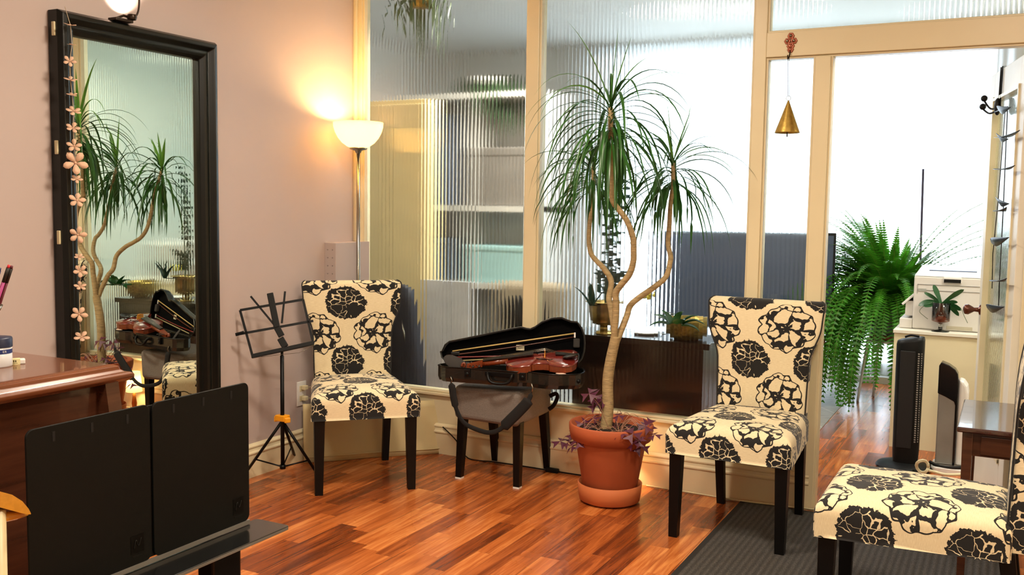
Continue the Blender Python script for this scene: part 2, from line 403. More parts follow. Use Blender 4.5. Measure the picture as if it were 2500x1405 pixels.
# mullions and rails of the partition
def stile(n,x0,x1,z0,z1,lip=1):
    b=MB(); b.bx(x0,x1,-.03,.055,z0,z1)
    if lip:
        b.bx(x0-.010,x1+.010,-.018,.045,z0,z1)
    return struct(b.build(n,CREAM,bevel=.003))
stile('trim_2',0,.045,0.345,CEIL); stile('trim_3',1.115,1.185,.36,CEIL); stile('trim_4',2.315,2.372,.345,CEIL)
stile('trim_5',2.597,2.665,0,2.125,1)
b=MB(); b.bx(2.372,3.56,-.03,.055,2.132,2.246); b.bx(2.372,3.56,-.016,.045,2.122,2.256); struct(b.build('trim_6',CREAM,bevel=.003))
stile('trim_7',3.49,3.56,0,2.13,0)
b=MB(); b.bx(2.372,2.60,-.03,.05,.345,.40); struct(b.build('trim_8',CREAM,bevel=.003))
b=MB(); b.bx(2.372,3.56,-.03,.055,2.86,CEIL); b.bx(0,2.372,-.03,.055,2.86,CEIL); struct(b.build('trim_9',CREAM,bevel=.003))
def reeded(name,x0,x1,z0,z1,y=.012,pitch=.021,parent=None,T=None,flip=1):
    b=MB(); b.keepn=True; seg=10; n=int(round((x1-x0)/pitch)); p=(x1-x0)/n; h=.0007; t=.0045
    # bulged face towards this room, each reed with its own vertices so that the grooves stay sharp
    for k in range(n):
        xs=[x0+k*p+p*i/seg for i in range(seg+1)]
        ys=[y-t/2-h*(1-((i/seg-.5)*2)**2) for i in range(seg+1)]
        vs=[(xs[i],ys[i],z0) for i in range(seg+1)]+[(xs[i],ys[i],z1) for i in range(seg+1)]
        b.add(vs,[(i,i+1,seg+2+i,seg+1+i) for i in range(seg)],smooth=True,T=T)
    b.add([(x0,y+t/2,z0),(x1,y+t/2,z0),(x1,y+t/2,z1),(x0,y+t/2,z1)],[(3,2,1,0)],T=T)
    return b.build(name,REED,parent,local=parent is not None)
for i,a in enumerate([(.05,1.11,.362,2.87),(1.19,2.31,.362,2.87),(2.38,3.55,2.25,2.87),(2.38,2.59,.395,2.128)]):
    struct(reeded('window_%d'%(i+1),*a))
b=MB(); b.bx(0,.078,-.318,0,0,1.20); o=struct(b.build('trim_10',WALL,bevel=.002))
b=MB()
for z in [1.16-.045*i for i in range(10)]:
    for x in (.022,.055): b.lathe([(0,0),(.0035,0),(.0035,.002)],T=Matrix.Translation((x,-.3175,z))@Matrix.Rotation(math.pi/2,4,'X'),seg=8)
b.build('screw_hole',BLKMAT,o)
b=MB(); b.bx(.0,.022,-.055,-.03,1.20,CEIL); struct(b.build('trim_11',CREAM,bevel=.004))    # cable cover
# front room shell
b=MB(); b.bx(-1.9,-.0,3.9,4.02,0,CEIL); b.bx(3.30,X1,3.9,4.02,0,CEIL); b.bx(0,3.3,3.9,4.02,2.88,CEIL); b.bx(0,3.3,3.9,4.02,0,.16)
struct(b.build('wall_front',WHITEW))
b=MB(); b.bx(-2.0,-1.9,0,4.02,0,CEIL); struct(b.build('wall_front_left',WHITEW))
b=MB(); b.bx(-1.9,-.12,0,.06,0,CEIL); struct(b.build('wall_front_near',WHITEW))
wf=MB()
for x in (0,1.1,2.2,3.3): wf.bx(x-.035,x+.035,3.93,3.99,.16,2.88)
for z in (.16,2.86): wf.bx(0,3.3,3.93,3.99,z-.03,z+.03)
wfo=struct(wf.build('window_5',WHITE))
b=MB(); b.bx(0,3.3,3.965,3.968,.16,2.88); b.build('pane',THIN,wfo)
b=MB(); b.bx(-.2,3.4,3.72,3.9,0,.055); b.bx(0,3.3,3.82,3.9,.055,.16); struct(b.build('trim_12',WHITE))
b=MB(); b.keepn=True
def cp(i,j): x=-.12+3.52*i/360; return (x,3.80+.028*math.sin(x*41)+.012*math.sin(x*97+1),lin(.07,2.90,j/3))
b.grid(cp,361,4); o=b.build('sheer_curtain',CURT); rebase(o,(1.6,3.8,.07)); tag(o,'white sheer curtain drawn across the bright front window','curtain')
b=MB(); b.tube([(-.2,3.8,2.91),(3.45,3.8,2.91)],.012); tag(b.build('curtain_rod',WHITE),'white rod the sheer front window curtain hangs from','curtain rod')
b=MB(); p1=at(2254,413,'y',3.66); b.tube([p1,(p1.x+.03,3.66,.056)],[.009,.009]); o=b.build('curtain_wand',M('dark_wand','#3a3040',.5)); rebase(o,(p1.x+.03,3.66,.07)); tag(o,'thin dark upright stick before the white curtain','stick')
# open door
D0=Vector((3.478,.05)); D1=Vector((3.327,.80)); dv=(D1-D0); dl=dv.length; DT=Matrix.Translation((D0.x,D0.y,0))@Matrix.Rotation(math.atan2(dv.y,dv.x),4,'Z')
door=bpy.data.objects.new('door_1',None); C.objects.link(door); door.matrix_world=DT; PW['door_1']=DT.copy(); door['kind']='structure'
CRD=M('door_paint','#dcd6c8',.4,var=.03)
b=MB()
b.bx(0,.105,-.02,.02,.01,2.105); b.bx(dl-.105,dl,-.02,.02,.01,2.105); b.bx(.1,dl-.1,-.02,.02,1.975,2.105); b.bx(.1,dl-.1,-.02,.02,.01,.30)
b.build('door_frame',CRD,door,local=True,bevel=.004)
b=MB()
for x0,x1,z0,z1 in ((.100,.115,.29,1.985),(dl-.115,dl-.100,.29,1.985),(.1,dl-.1,1.965,1.98),(.1,dl-.1,.295,.31)): b.bx(x0,x1,-.028,.028,z0,z1)
b.build('glazing_bead',CREAM,door,local=True)
reeded('door_pane',.10,dl-.10,.295,1.98,0,.016,door)
b=MB(); T=Matrix.Translation((dl-.05,.02,.93))@Matrix.Rotation(-math.pi/2,4,'X')
b.lathe([(0,0),(.026,0),(.026,.006),(.012,.010),(.010,.03),(.020,.045),(.0265,.058),(.024,.074),(.012,.080),(0,.081)],T=T,seg=20)
b.build('door_knob',M('brown_knob','#5a2d1c',.2,.4),door,local=True)
# front room floor tiles / pale mat
m,nt,p=newmat('grey_tile'); x,y,z=xyz(nt); br=nd(nt,'ShaderNodeTexBrick'); br.offset=0
for k,vv in (('Scale',1.),('Mortar Size',.004),('Brick Width',.3),('Row Height',.3)): br.inputs[k].default_value=vv
n=ntex(nt,comb(nt,x,y,z),9,5,.6,1.5); c1=mixc(nt,n,hexc('#77716b'),hexc('#aaa59c')); nt.links.new(c1,br.inputs['Color1']); nt.links.new(c1,br.inputs['Color2']); br.inputs['Mortar'].default_value=(*hexc('#bdb8ae'),1)
nt.links.new(comb(nt,x*.8+y*.6,y*.8-x*.6),br.inputs['Vector']); nt.links.new(br.outputs[0],p.inputs['Base Color']); p.inputs['Roughness'].default_value=.45
TILE=m
b=MB(); b.bx(-1.89,2.40,.5,3.72,0.0005,.004); struct(b.build('trim_13',TILE))
# ================================================================== CEILING LAMPS, and bodies for the added front-room fill lights
for i,(x,y,e) in enumerate(CEILING_LAMPS+FRONT_FILLS):
    t=thing('ceiling_lamp_or_fill',['round ceiling lamp nearest the mirror wall','round ceiling lamp nearest the door','round ceiling lamp at the back of the room','round body of an added fill light just behind the glass partition','round body of an added fill light in the right corner of the front room'][i],'ceiling lamp',(x,y,CEIL-.16))
    MB().lathe([(.24,0),(.245,.02),(.24,.06),(.1,.16),(0,.16)],(x,y,CEIL-.16)).build('lamp_body',BRASS,t)
    MB().lathe([(.235,0),(.235,.012)],(x,y,CEIL-.162)).build('lamp_rim',WHITE,t)
# ================================================================== MIRROR
MT=Matrix.Translation((.002,-1.62,0))@Matrix.Rotation(.009,4,'Z')
mir=bpy.data.objects.new('wall_mirror',None); C.objects.link(mir); mir.matrix_world=MT; PW['wall_mirror']=MT.copy()
tag(mir,'tall wall mirror in a wide dark moulded frame above the piano','mirror')
MW,MZ0,MZ1=.86,.22,2.17
fp=[(0,0),(.0,.05),(.012,.072),(.030,.075),(.040,.062),(.050,.050),(.062,.052),(.074,.046),(.088,.030),(.090,.010),(.090,0)] # (in from edge, out from wall)
b=MB()
def ring(o,d): return [(d,-MW/2+o,MZ0+o),(d,MW/2-o,MZ0+o),(d,MW/2-o,MZ1-o),(d,-MW/2+o,MZ1-o)]
vs=[]; [vs.extend(ring(o,d)) for o,d in fp]
b.add(vs,[(4*i+k,4*i+(k+1)%4,4*(i+1)+(k+1)%4,4*(i+1)+k) for i in range(len(fp)-1) for k in range(4)])
b.build('mirror_frame',M('dark_green_black_frame','#0a0d0b',.30,var=.2,spec=.35),mir,local=True,bevel=.003)
b=MB(); b.add(ring(.088,.010)+ring(.088,.006),[(0,1,2,3),(7,6,5,4)])
m,nt,p=newmat('mirror_silver'); x,y,z=xyz(nt); n=ntex(nt,comb(nt,x,y,z),2,2); nt.links.new(mixc(nt,n,(.80,.87,.80),(.83,.89,.83)),p.inputs['Base Color']); p.inputs['Metallic'].default_value=1; p.inputs['Roughness'].default_value=0.004
b.build('mirror_glass',m,mir,local=True)
for v in (70,360,580):
    q=at(132 if v==70 else 142,v,'y',-2.05); z=q.z
    b=MB(); b.box((.035,-MW/2-.004,z+.0),(.016,.008,.055)); b.build('mirror_clip',IVORY,mir,local=True,bevel=.002)
# picture light clamped on top
t=thing('picture_light','small clip-on spotlight with a thin curved arm on top of the mirror','spotlight',(.06,-1.70,2.17))
b=MB(); b.box((.055,-1.74,2.178),(.05,.09,.012)); b.tube([(.06,-1.77,2.182),(.06,-1.73,2.20),(.065,-1.70,2.196)],.006); b.build('clamp',M('dark_bronze','#2b1d12',.35,.6),t,bevel=.003)
b=MB(); b.tube(smooth_path([(.06,-1.71,2.19),(.075,-1.675,2.21),(.07,-1.655,2.27),(.06,-1.65,2.36),(.03,-1.648,2.50),(.008,-1.648,2.6)]),.0045); b.build('arm',M('dark_bronze','#2b1d12',.35,.6),t)
b=MB(); b.lathe([(.018,0),(.022,.012),(.018,.022)],(.075,-1.70,2.186),seg=16); b.build('lamp_socket',M('dark_bronze','#2b1d12',.35,.6),t)
# garland of paper flowers
PETAL=leafmat('paper_petal_pink','#e8c3a6',.3,.8,.05)
ST=M('thread','#b9a58c',.8)
gl=thing('flower_garland','string of pale pink paper flowers hanging down the left side of the mirror','garland',(.11,-1.93,2.18))
gp=[(172,62),(176,110),(170,150),(172,195),(176,232),(180,272),(178,313),(181,357),(184,398),(187,438),(188,490),(190,574),(193,628),(196,663),(196,700),(193,768),(199,824)]
XG=.115
w=[at(u,v,'x',XG) for u,v in gp]
b=MB(); b.tube([(.085,w[0].y,2.178)]+w,.0012,5); b.build('string',ST,gl)
sizes=[.030,.022,.030,.032,.026,.036,.034,.036,.058,.028,.040,.042,.024,.034,.030,.040,.038]
for i,q in enumerate(w):
    b=MB(); r=sizes[i]*.85; tilt=[1.35,1.4,.5,1.2,1.2,.9,.8,.6,.15,.8,.55,.15,.9,.5,.9,.45,1.0][i]
    n=Vector((math.cos(tilt),-.55*math.cos(tilt),math.sin(tilt))).normalized() ; a=n.orthogonal().normalized(); c=n.cross(a); ph=R_.random()*6
    for k in range(5):
        an=ph+k*2*math.pi/5; d=a*math.cos(an)+c*math.sin(an); e=n.cross(d)
        pts=[(0,0),(.35,.20),(.65,.30),(.88,.20),(1,0)]
        vs=[q+d*(x*r)+e*(y*r)+n*(x*r*.25*(1 if k%2 else .4)) for x,y in pts]+[q+d*(x*r)-e*(y*r)+n*(x*r*.25*(1 if k%2 else .4)) for x,y in pts[1:4]]
        b.add(vs,[(0,1,5),(1,2,6,5),(2,3,7,6),(3,4,7)],smooth=True)
    b.sphere(q+n*.002,r*.10,8); b.build('paper_flower',PETAL,gl,solid=.0006)
# ================================================================== CHAIRS
def chair(label,loc,rz,bo,so):
    t=thing('dining_chair',label,'chair',loc,rz,'peony print dining chairs')
    # seat cushion: sheet draped over a trapezoid block
    b=MB(); NU,NV=56,56; su,sv=.40,.42; zt=.497
    def drape(s,h,r=.045):
        a=abs(s)-(h-r)
        if a<=0: return s,0
        sg=1 if s>0 else -1
        if a<r*math.pi/2: an=a/r; return sg*(h-r+r*math.sin(an)),r*(1-math.cos(an))
        return sg*h,r+(a-r*math.pi/2)
    def sp(i,j):
        s=-su+2*su*i/(NU-1); tt=-sv+2*sv*j/(NV-1)
        y,dy=drape(tt,.283)
        hw=lin(.268,.222,(y+.283)/.566)
        x,dx=drape(s,hw)
        d=(dx**3+dy**3)**(1/3); dome=.022*(1-(x/hw)**2)*(1-(y/.283)**4)
        z=zt+dome-.0-d; lo=.372
        if z<lo: z=lo
        # squared-off corner
        k=min(1,max(0,(dx-.02)/.05))*min(1,max(0,(dy-.02)/.05))
        return (x*(1-.03*k),y*(1-.03*k)-.03,z)
    b.grid(sp,NU,NV,UV=lambda i,j:(-su+2*su*i/(NU-1)+so[0],-sv+2*sv*j/(NV-1)+so[1]))
    b.bx(-.215,.215,-.29,.22,.368,.376)
    b.build('seat',FAB,t,local=True)
    # backrest
    b=MB(); NR=44; rows=30
    def bw(z):
        if z>.90: return lin(.262,.270,(z-.90)/.1)
        if z>.72:
            k=(z-.72)/.18; k=k*k*(3-2*k); return lin(.212,.262,k)
        return lin(.204,.212,(z-.40)/.32)
    zs=[.40+.585*j/(rows-5) for j in range(rows-4)]
    def prof(z):
        yc=.268+.010*math.sin((z-.4)*3)+.02*max(0,(z-.8)/.2)**2 ; th=.036-.004*(z-.4)
        return yc,th
    secs=[]
    for z in zs: yc,th=prof(z); secs.append((z,bw(z),yc,th))
    zl,wl,yl,tl=secs[-1]
    for k in (.35,.7,.9,1.0): secs.append((zl+.02*math.sin(k*math.pi/2),wl-.02*(1-math.cos(k*math.pi/2)),yl+.012*k,max(.002,tl*math.cos(k*math.pi/2))))
    def sec(i,j):
        z,wd,yc,th=secs[j]; n4=NR//2
        # rounded rectangle in x-y; i=0 is the centre of the rear face
        a=2*math.pi*i/NR - math.pi/2 + math.pi
        e=.22; cs,sn=math.cos(a),math.sin(a)
        return (math.copysign(abs(cs)**.35,cs)*wd, yc+math.copysign(abs(sn)**e,sn)*th, z)
    per=[]
    z,wd,yc,th=secs[8]; acc=[0]; pr=[Vector(sec(i%NR,8)) for i in range(NR+1)]
    for i in range(NR): acc.append(acc[-1]+(pr[i+1]-pr[i]).length)
    mid=acc[NR//2]
    b.grid(sec,NR,len(secs),UV=lambda i,j:(acc[i]-mid+bo[0],secs[j][0]+bo[1]+(0.02 if j>=rows-4 else 0)),wrap=True)
    nl=len(secs)-1; b.add([sec(i,nl) for i in range(NR)],[tuple(range(NR))])
    b.build('backrest',FAB,t,local=True)
    for sx in (-1,1):
        b=MB(); e=[]
        for z,wd,yc,th in secs[2:]: e.append((sx*(wd*.995),yc-th*.92,z))
        b.tube(e,.0035,6); b.build('piping',FAB,t,local=True)
    for sx in (-1,1):
        b=MB(); b.hexa([(sx*.228-.019,-.295-.0,0),(sx*.228+.019,-.295,0),(sx*.228+.019,-.255,0),(sx*.228-.019,-.255,0),
                        (sx*.225-.026,-.298,.375),(sx*.225+.026,-.298,.375),(sx*.225+.026,-.245,.375),(sx*.225-.026,-.245,.375)])
        b.build('leg',LEG,t,local=True,bevel=.002)
        b=MB(); b.hexa([(sx*.185-.018,.278,0),(sx*.185+.018,.278,0),(sx*.185+.018,.314,0),(sx*.185-.018,.314,0),
                        (sx*.19-.022,.215,.40),(sx*.19+.022,.215,.40),(sx*.19+.022,.262,.40),(sx*.19-.022,.262,.40)])
        b.build('leg',LEG,t,local=True,bevel=.002)
    return t
chair('black and cream peony print chair in the corner in front of the floor lamp',(.475,-.640,0),math.radians(43.8),(.03,-.885),(0.0,.03))
chair('black and cream peony print chair standing between the potted tree and the doorway',(2.435,-.425,0),math.radians(-1),(.055,-.72),(0.03,.06))
chair('peony print chair facing left on the dark mat, cut off by the right edge',(3.235,-1.262,.007),math.radians(-90),(.0,-.8),(-.05,.13))
# ================================================================== FLOOR LAMP
t=thing('floor_lamp','lit torchiere floor lamp with a white glass bowl in the corner','floor lamp',LAMP)
x,y=LAMP.x,LAMP.y
MB().lathe([(0,0),(.088,0),(.09,.006),(.085,.018),(.02,.026),(.014,.05)],(x,y,0),cap=True).build('base',CHROME,t)
MB().tube([(x,y,.02),(x,y,1.72)],.0105,16).build('pole',CHROME,t)
MB().lathe([(.0,1.700),(.014,1.702),(.02,1.715),(.046,1.722),(.05,1.730),(.04,1.736)],(x,y,0)).build('collar',CHROME,t)
pr=[(.036,1.728),(.062,1.738),(.090,1.758),(.112,1.785),(.128,1.815),(.137,1.845),(.139,1.870),(.136,1.872),(.133,1.845),(.124,1.816),(.108,1.788),(.086,1.762),(.06,1.743),(.036,1.734)]
MB().lathe(pr,(x,y,0),seg=48).build('glass_bowl',mat_shade('opal_bowl','#fff2cf',1.1,'#ffdf9a'),t)
# small lamp behind the terracotta pot
t=thing('accent_lamp','small lit lamp with a white shade on the floor behind the terracotta pot','table lamp',LITTLE)
x,y=LITTLE.x,LITTLE.y
MB().lathe([(0,0),(.035,0),(.036,.01),(.014,.03),(.018,.06),(.012,.10),(.008,.15)],(x,y,0),seg=20,cap=True).build('base',M('amber_base','#9a5a22',.3,.3),t)
MB().lathe([(.052,.140),(.040,.275)],(x,y,0),seg=28).build('lamp_shade',mat_shade('small_shade','#fff4da',1.6,'#ffe2a8'),t,solid=.002)
# ================================================================== MUSIC STAND (wire)
t=thing('music_stand','black folding wire music stand with a yellow tripod clamp by the wall','music stand',(.243,-.96,0))
BX,BY=.243,-.96
TW=[at(u,v,'y',BY) for u,v in [(690,1140)]]
b=MB(); b.tube([(BX,BY,.09),(BX,BY,.66)],.010,12); b.tube([(BX,BY,.62),(BX,BY,.70)],.007,10); b.build('pole',BLKMET,t)
b=MB(); b.tube([(BX,BY,.085),(BX,BY,.105)],.015,12); b.build('collar',BLKMET,t)
feet=[(-.26,-.13),(.30,-.10),(-.02,.22)]
fl_=[at(590,1172,'z',0),at(785,1176,'z',0),at(722,1124,'z',0)]
for q in fl_:
    b=MB(); top=Vector((BX,BY,.33)); d=(Vector((q.x,q.y,.006))-top); b.tube([top+d*.03,top+d],.0075,10); m1=top+d*.66; b.tube([(BX,BY,.095),m1],.004,6)
    b.build('leg',BLKMET,t)
b=MB(); b.box((BX,BY,.345),(.062,.045,.030)); b.box((BX+.035,BY-.005,.338),(.02,.03,.026),rot=-.6);b.box((BX-.035,BY-.005,.338),(.02,.03,.026),rot=.6)
b.build('clamp',M('yellow_plastic','#e79a12',.4),t,bevel=.004)
# desk: bars in a plane leaning back, seen from behind/front
def dk(u,v): # plane facing the camera side, leaning back
    q=at(u,v,'y',BY-.02); return q
# the plane: contains the pole top; turned a little
n=Vector((.55,-.80,.28)).normalized(); p0=Vector((BX,BY-.015,.70))
def on(u,v):
    r=ray(u,v); return CAM+r*((p0-CAM).dot(n)/r.dot(n))
def bar(b,p,q,wd=.006,th=.0022):
    p,q=Vector(p),Vector(q); d=(q-p).normalized(); s=n.cross(d).normalized(); k=n*th
    vs=[p-s*wd-k,p+s*wd-k,p+s*wd+k,p-s*wd+k,q-s*wd-k,q+s*wd-k,q+s*wd+k,q-s*wd+k]
    b.add(vs,[(3,2,1,0),(4,5,6,7),(0,1,5,4),(1,2,6,5),(2,3,7,6),(3,0,4,7)])
b=MB()
bar(b,on(586,758),on(740,732)); bar(b,on(586,758),on(616,868)); bar(b,on(740,732),on(765,840)); bar(b,on(575,818),on(765,784)); 
bar(b,on(612,724),on(668,792),.005); bar(b,on(696,712),on(688,790),.005); bar(b,on(575,818),on(596,812),.008)
b.build('desk_frame',BLKMET,t)
b=MB(); bar(b,on(614,871),on(766,838),.010,.012); b.build('lip',BLKMET,t,bevel=.002)
b=MB(); bar(b,on(659,716),on(676,800),.016,.004); bar(b,on(676,800),on(688,822),.016,.004); bar(b,on(684,826),on(697,848),.017,.006); b.build('desk_spine',BLKMAT,t,bevel=.003)
b=MB(); b.tube([on(618,866),on(640,872),on(690,866),on(730,862),on(772,842)],.001,4); b.build('page_wire',CHROME,t)
# ================================================================== CANVAS BOARD leaning in the corner
cb0=at(742,1131,'z',0); cb1=at(1083,1107,'z',0); 
d=(cb1-cb0).normalized(); nn=Vector((d.y,-d.x,0)); t=thing('folded_canvas','folded cream canvas panel standing across the corner behind the chair','canvas panel',(cb0+cb1)/2)
b=MB(); NU=60
def cf(i,j):
    s=i/NU; q=cb0.lerp(cb1,s); k=j/8; h=lin(.318,.300,s)
    o=.006*math.sin(s*9)+.012*math.sin(s*23+1)*(.3+k)*.4-.05*k
    return (q.x+nn.x*o,q.y+nn.y*o,.001+h*k)
b.grid(cf,NU+1,9); b.build('canvas_sheet',CARDB,t,solid=.006)
b=MB(); b.tube([Vector(cf(i,0))+Vector((nn.x*.004,nn.y*.004,.03)) for i in range(0,NU+1,4)],.0025,5); b.build('hem',CARDB,t)
# ================================================================== OUTLET AND PLUGS
t=thing('wall_outlet','white double wall socket with its cover plate on the mauve wall','outlet',(0,-.53,.37))
q=MB(); q.box((.003,-.527,.372),(.006,.075,.135)); q.build('cover_plate',WHITE,t,bevel=.002)
for z in (.345,.40):
    q=MB(); q.box((.0065,-.527,z),(.003,.036,.032)); q.build('receptacle',IVORY,t,bevel=.001)
for z,lab,e in ((.405,'white plug in the upper socket with its cord running right',[(.03,-.50,.405),(.05,-.45,.40),(.05,-.40,.36),(.06,-.38,.2),(.05,-.35,.02)]),(.345,'ivory plug in the lower socket with its cord drooping down',[(.035,-.50,.345),(.055,-.47,.33),(.06,-.45,.28),(.05,-.44,.2),(.04,-.45,.02)])):
    t=thing('power_plug',lab,'plug',(.02,-.525,z)); q=MB(); q.box((.022,-.52,z),(.026,.03,.024)); q.build('plug_body',IVORY,t,bevel=.004)
    q=MB(); q.tube(smooth_path(e),.0032,6); q.build('cord',IVORY,t)
q=MB(); q.box((.006,-.385,.425),(.012,.07,.11)); tag(rebase(q.build('junction_box',M('olive_box','#8f8350',.6),bevel=.004),(.0,-.385,.37)),'olive brown cover box on the mauve wall behind the corner chair','wall box')
# ================================================================== OTTOMAN STOOL
SC=Vector((1.135,-.245,0)); t=thing('upholstered_stool','square stool with a grey fabric skirt and black legs under the violin case','stool',SC)
GREY=mat_cloth('grey_tweed','#746b64')
sx0,sx1,sy0,sy1=.935,1.318,-.455,-.06
b=MB()
b.hexa([(sx0,sy0,.325),(sx1-.01,sy0,.318),(sx1-.01,sy1,.325),(sx0,sy1,.325),(sx0,sy0,.50),(sx1,sy0,.50),(sx1,sy1,.50),(sx0,sy1,.50)])
b.build('seat',GREY,t,bevel=.028,bseg=4)
for i,(u,v) in enumerate([(1122,1168),(1268,1193),(1197,1126),(1337,1148)]):
    q=at(u,v,'z',0); q.x=min(max(q.x,sx0+.02),sx1-.03) if i!=0 else q.x
    b=MB(); k=.017; tp=Vector((min(max(q.x,sx0+.03),sx1-.03),min(max(q.y,sy0+.03),sy1-.03),.33))
    b.hexa([(q.x-k,q.y-k,.008),(q.x+k,q.y-k,.008),(q.x+k,q.y+k,.008),(q.x-k,q.y+k,.008)]+[(tp.x+a*.022,tp.y+c*.022,.34) for a,c in ((-1,-1),(1,-1),(1,1),(-1,1))])
    l=b.build('leg',LEG,t,bevel=.002)
    b=MB(); b.box((q.x,q.y,.004),(.034,.034,.008)); b.build('felt_pad',WHITE,l)
# ================================================================== VIOLIN CASE
AX=math.radians(23); CO=Vector((.881,-.515,0)); CT=Matrix.Translation(CO)@Matrix.Rotation(AX,4,'Z')
t=thing('violin_case','open black violin case with a carrying strap lying on the grey stool','violin case',CO,AX)
hw=[(0,0),(.008,.028),(.022,.045),(.045,.054),(.10,.060),(.2,.071),(.3,.083),(.38,.092),(.415,.095),(.44,.092),(.462,.091),(.485,.096),(.52,.109),(.57,.119),(.62,.121),(.67,.112),(.705,.092),(.728,.062),(.74,.03),(.744,0)]
TB=.057
def outline(k=0): # k: inset; the hinge side is straight, the other side flares
    lo=[(s+(k if s<.04 else (-k if s>.70 else 0)),TB-max(.002,2*h-.0)+k if s not in (0,.744) else TB-.057) for s,h in hw]
    lo=[(0+k,0)]+[(s+(k if s<.04 else (-k if s>.70 else 0)),min(-.001,TB-2*h*1.02+k)) for s,h in hw[1:-4]]+[(.700,-.170+k),(.725-k*.7,-.140+k*.7),(.740-k,-.10),(.744-k,-.063)]
    hi=[(.742-k,-.02),(.730-k*.7,.020-k*.7),(.705,.048-k),(.68,TB-k),(.4,TB-k),(.06,TB-k),(.030,.050-k*.9),(.008+k*.7,.030-k*.5)]
    return lo+hi
ZB,ZR=.533,.606
CARB=M('case_shell','#1c1b18',.25,.3,var=.2,scale=30,coat=.6)
VELV=M('black_velvet','#020203',.95,var=.3,bs=.3,bscale=300,spec=.1)
o0=outline(); n_=len(o0); oin=outline(.007)
b=MB()
vs=[(x*.98+.007,y*.94-.002,ZB) for x,y in o0]+[(x,y,ZB+.02) for x,y in o0]+[(x,y,ZR) for x,y in o0]+[(x,y,ZR) for x,y in oin]+[(x,y,ZB+.012) for x,y in oin]
fs=[tuple(range(n_))[::-1]]+[(k*n_+i,k*n_+(i+1)%n_,(k+1)*n_+(i+1)%n_,(k+1)*n_+i) for k in range(4) for i in range(n_)]
b.add(vs,fs,smooth=False); b.build('case_body',CARB,t,local=True,bevel=.0015)
b=MB(); b.add([(x,y,ZR-.035) for x,y in outline(.008)]+[(x,y,ZB+.013) for x,y in outline(.008)],[tuple(range(n_))]); b.build('lining',VELV,t,local=True)
b=MB(); b.tube([(x,y,ZR+.001) for x,y in o0]+[(o0[0][0],o0[0][1],ZR+.001)],.0035,6); b.build('rim_seal',BLACK,t,local=True)
# lid: hinged on the far side, opened past upright
# local lid coords: x along, y up from the hinge, z towards the room; the lid leans back ten degrees
LT=Matrix.Translation((0,TB+.001,ZR+.005))@Matrix.Rotation(math.radians(80),4,'X')
def lo_(k=0): return [(x,TB-y) for x,y in outline(k)]
l0=lo_(); lin_=lo_(.007); D=.045
b=MB()
vs=[(x*.985+.005,(y-.1)*.94+.1,-D) for x,y in l0]+[(x,y,-D+.012) for x,y in l0]+[(x,y,0) for x,y in l0]+[(x,y,0) for x,y in lin_]+[(x,y,-D+.006) for x,y in lin_]
b.add(vs,fs,T=LT); lid=b.build('lid',BLACK,t,local=True,bevel=.0015)
b=MB(); b.add([(x,y,-D+.007) for x,y in lo_(.0075)],[tuple(range(n_))],T=LT); b.build('lid_lining',VELV,lid,local=True)
b=MB(); b.tube([LT@Vector((x,y,.001)) for x,y in l0]+[LT@Vector((*l0[0],.001))],.003,6); b.build('lid_rim',M('lid_edge','#3a3a38',.25,.6),lid,local=True)
LH=.088
b=MB(); b.box((.41,LH,-D+.010),(.042,.028,.002),T=LT); lab=b.build('case_label',M('label_cream','#cfc6a8',.6),lid,local=True)
text('bam',.014,M('label_ink','#3b342a',.6),lab,PW[t.name]@LT@Matrix.Translation((.41,LH,-D+.0115)),ext=.0002)
for sx in (-1,1):
    for sy in (-1,1):
        b=MB(); b.add([(.41+sx*.018,LH+sy*.011,-D+.0114),(.41+sx*.013,LH+sy*.011,-D+.0114),(.41+sx*.013,LH+sy*.010,-D+.0114),(.41+sx*.017,LH+sy*.010,-D+.0114),(.41+sx*.017,LH+sy*.006,-D+.0114),(.41+sx*.018,LH+sy*.006,-D+.0114)],[(0,1,2,3,4,5)],T=LT); b.build('label_corner',M('label_ink','#3b342a',.6),lab,local=True)
b=MB(); b.box((.700,.118,-D+.020),(.034,.048,.026),T=LT); b.build('bow_holder',M('holder_grey','#2c2926',.8),lid,local=True,bevel=.006)
b=MB(); b.box((.095,.050,-D+.018),(.008,.035,.02),T=LT); b.build('bow_clip',BLKMAT,lid,local=True,bevel=.003)
b=MB(); b.box((.095,.018,-D+.018),(.03,.02,.02),T=LT); b.build('bow_clip',BLKMAT,lid,local=True,bevel=.003)
for s in (.16,.44): # latches
    h=2*(.068 if s<.3 else .094)-TB
    b=MB(); b.box((s,-h-.004,ZR-.022),(.030,.012,.04)); b.sphere((s,-h-.010,ZR-.026),.011,10,(1,.5,1)); b.build('latch',BLKMET,t,local=True,bevel=.003)
b=MB(); b.sphere((.715,-.150,ZR-.035),.012,10); b.build('latch',BLKMET,t,local=True)
b=MB(); hp=smooth_path([(.262,-.100,ZR-.016),(.266,-.120,ZR-.020),(.275,-.136,ZR-.045),(.300,-.142,ZR-.058),(.350,-.150,ZR-.058),(.377,-.150,ZR-.045),(.388,-.145,ZR-.020),(.392,-.128,ZR-.016)]); b.tube(hp,.008,10); b.hexa([(.25,-.104,ZR-.03),(.40,-.140,ZR-.03),(.40,-.128,ZR-.03),(.25,-.092,ZR-.03),(.25,-.104,ZR-.008),(.40,-.140,ZR-.008),(.40,-.128,ZR-.008),(.25,-.092,ZR-.008)]); b.build('handle',BLKMET,t,local=True,bevel=.002)
b=MB(); PF=Matrix.Translation((.095,-.012,ZR+.012))@Matrix.Rotation(math.radians(28),4,'Y')@Matrix.Rotation(math.radians(52),4,'X')
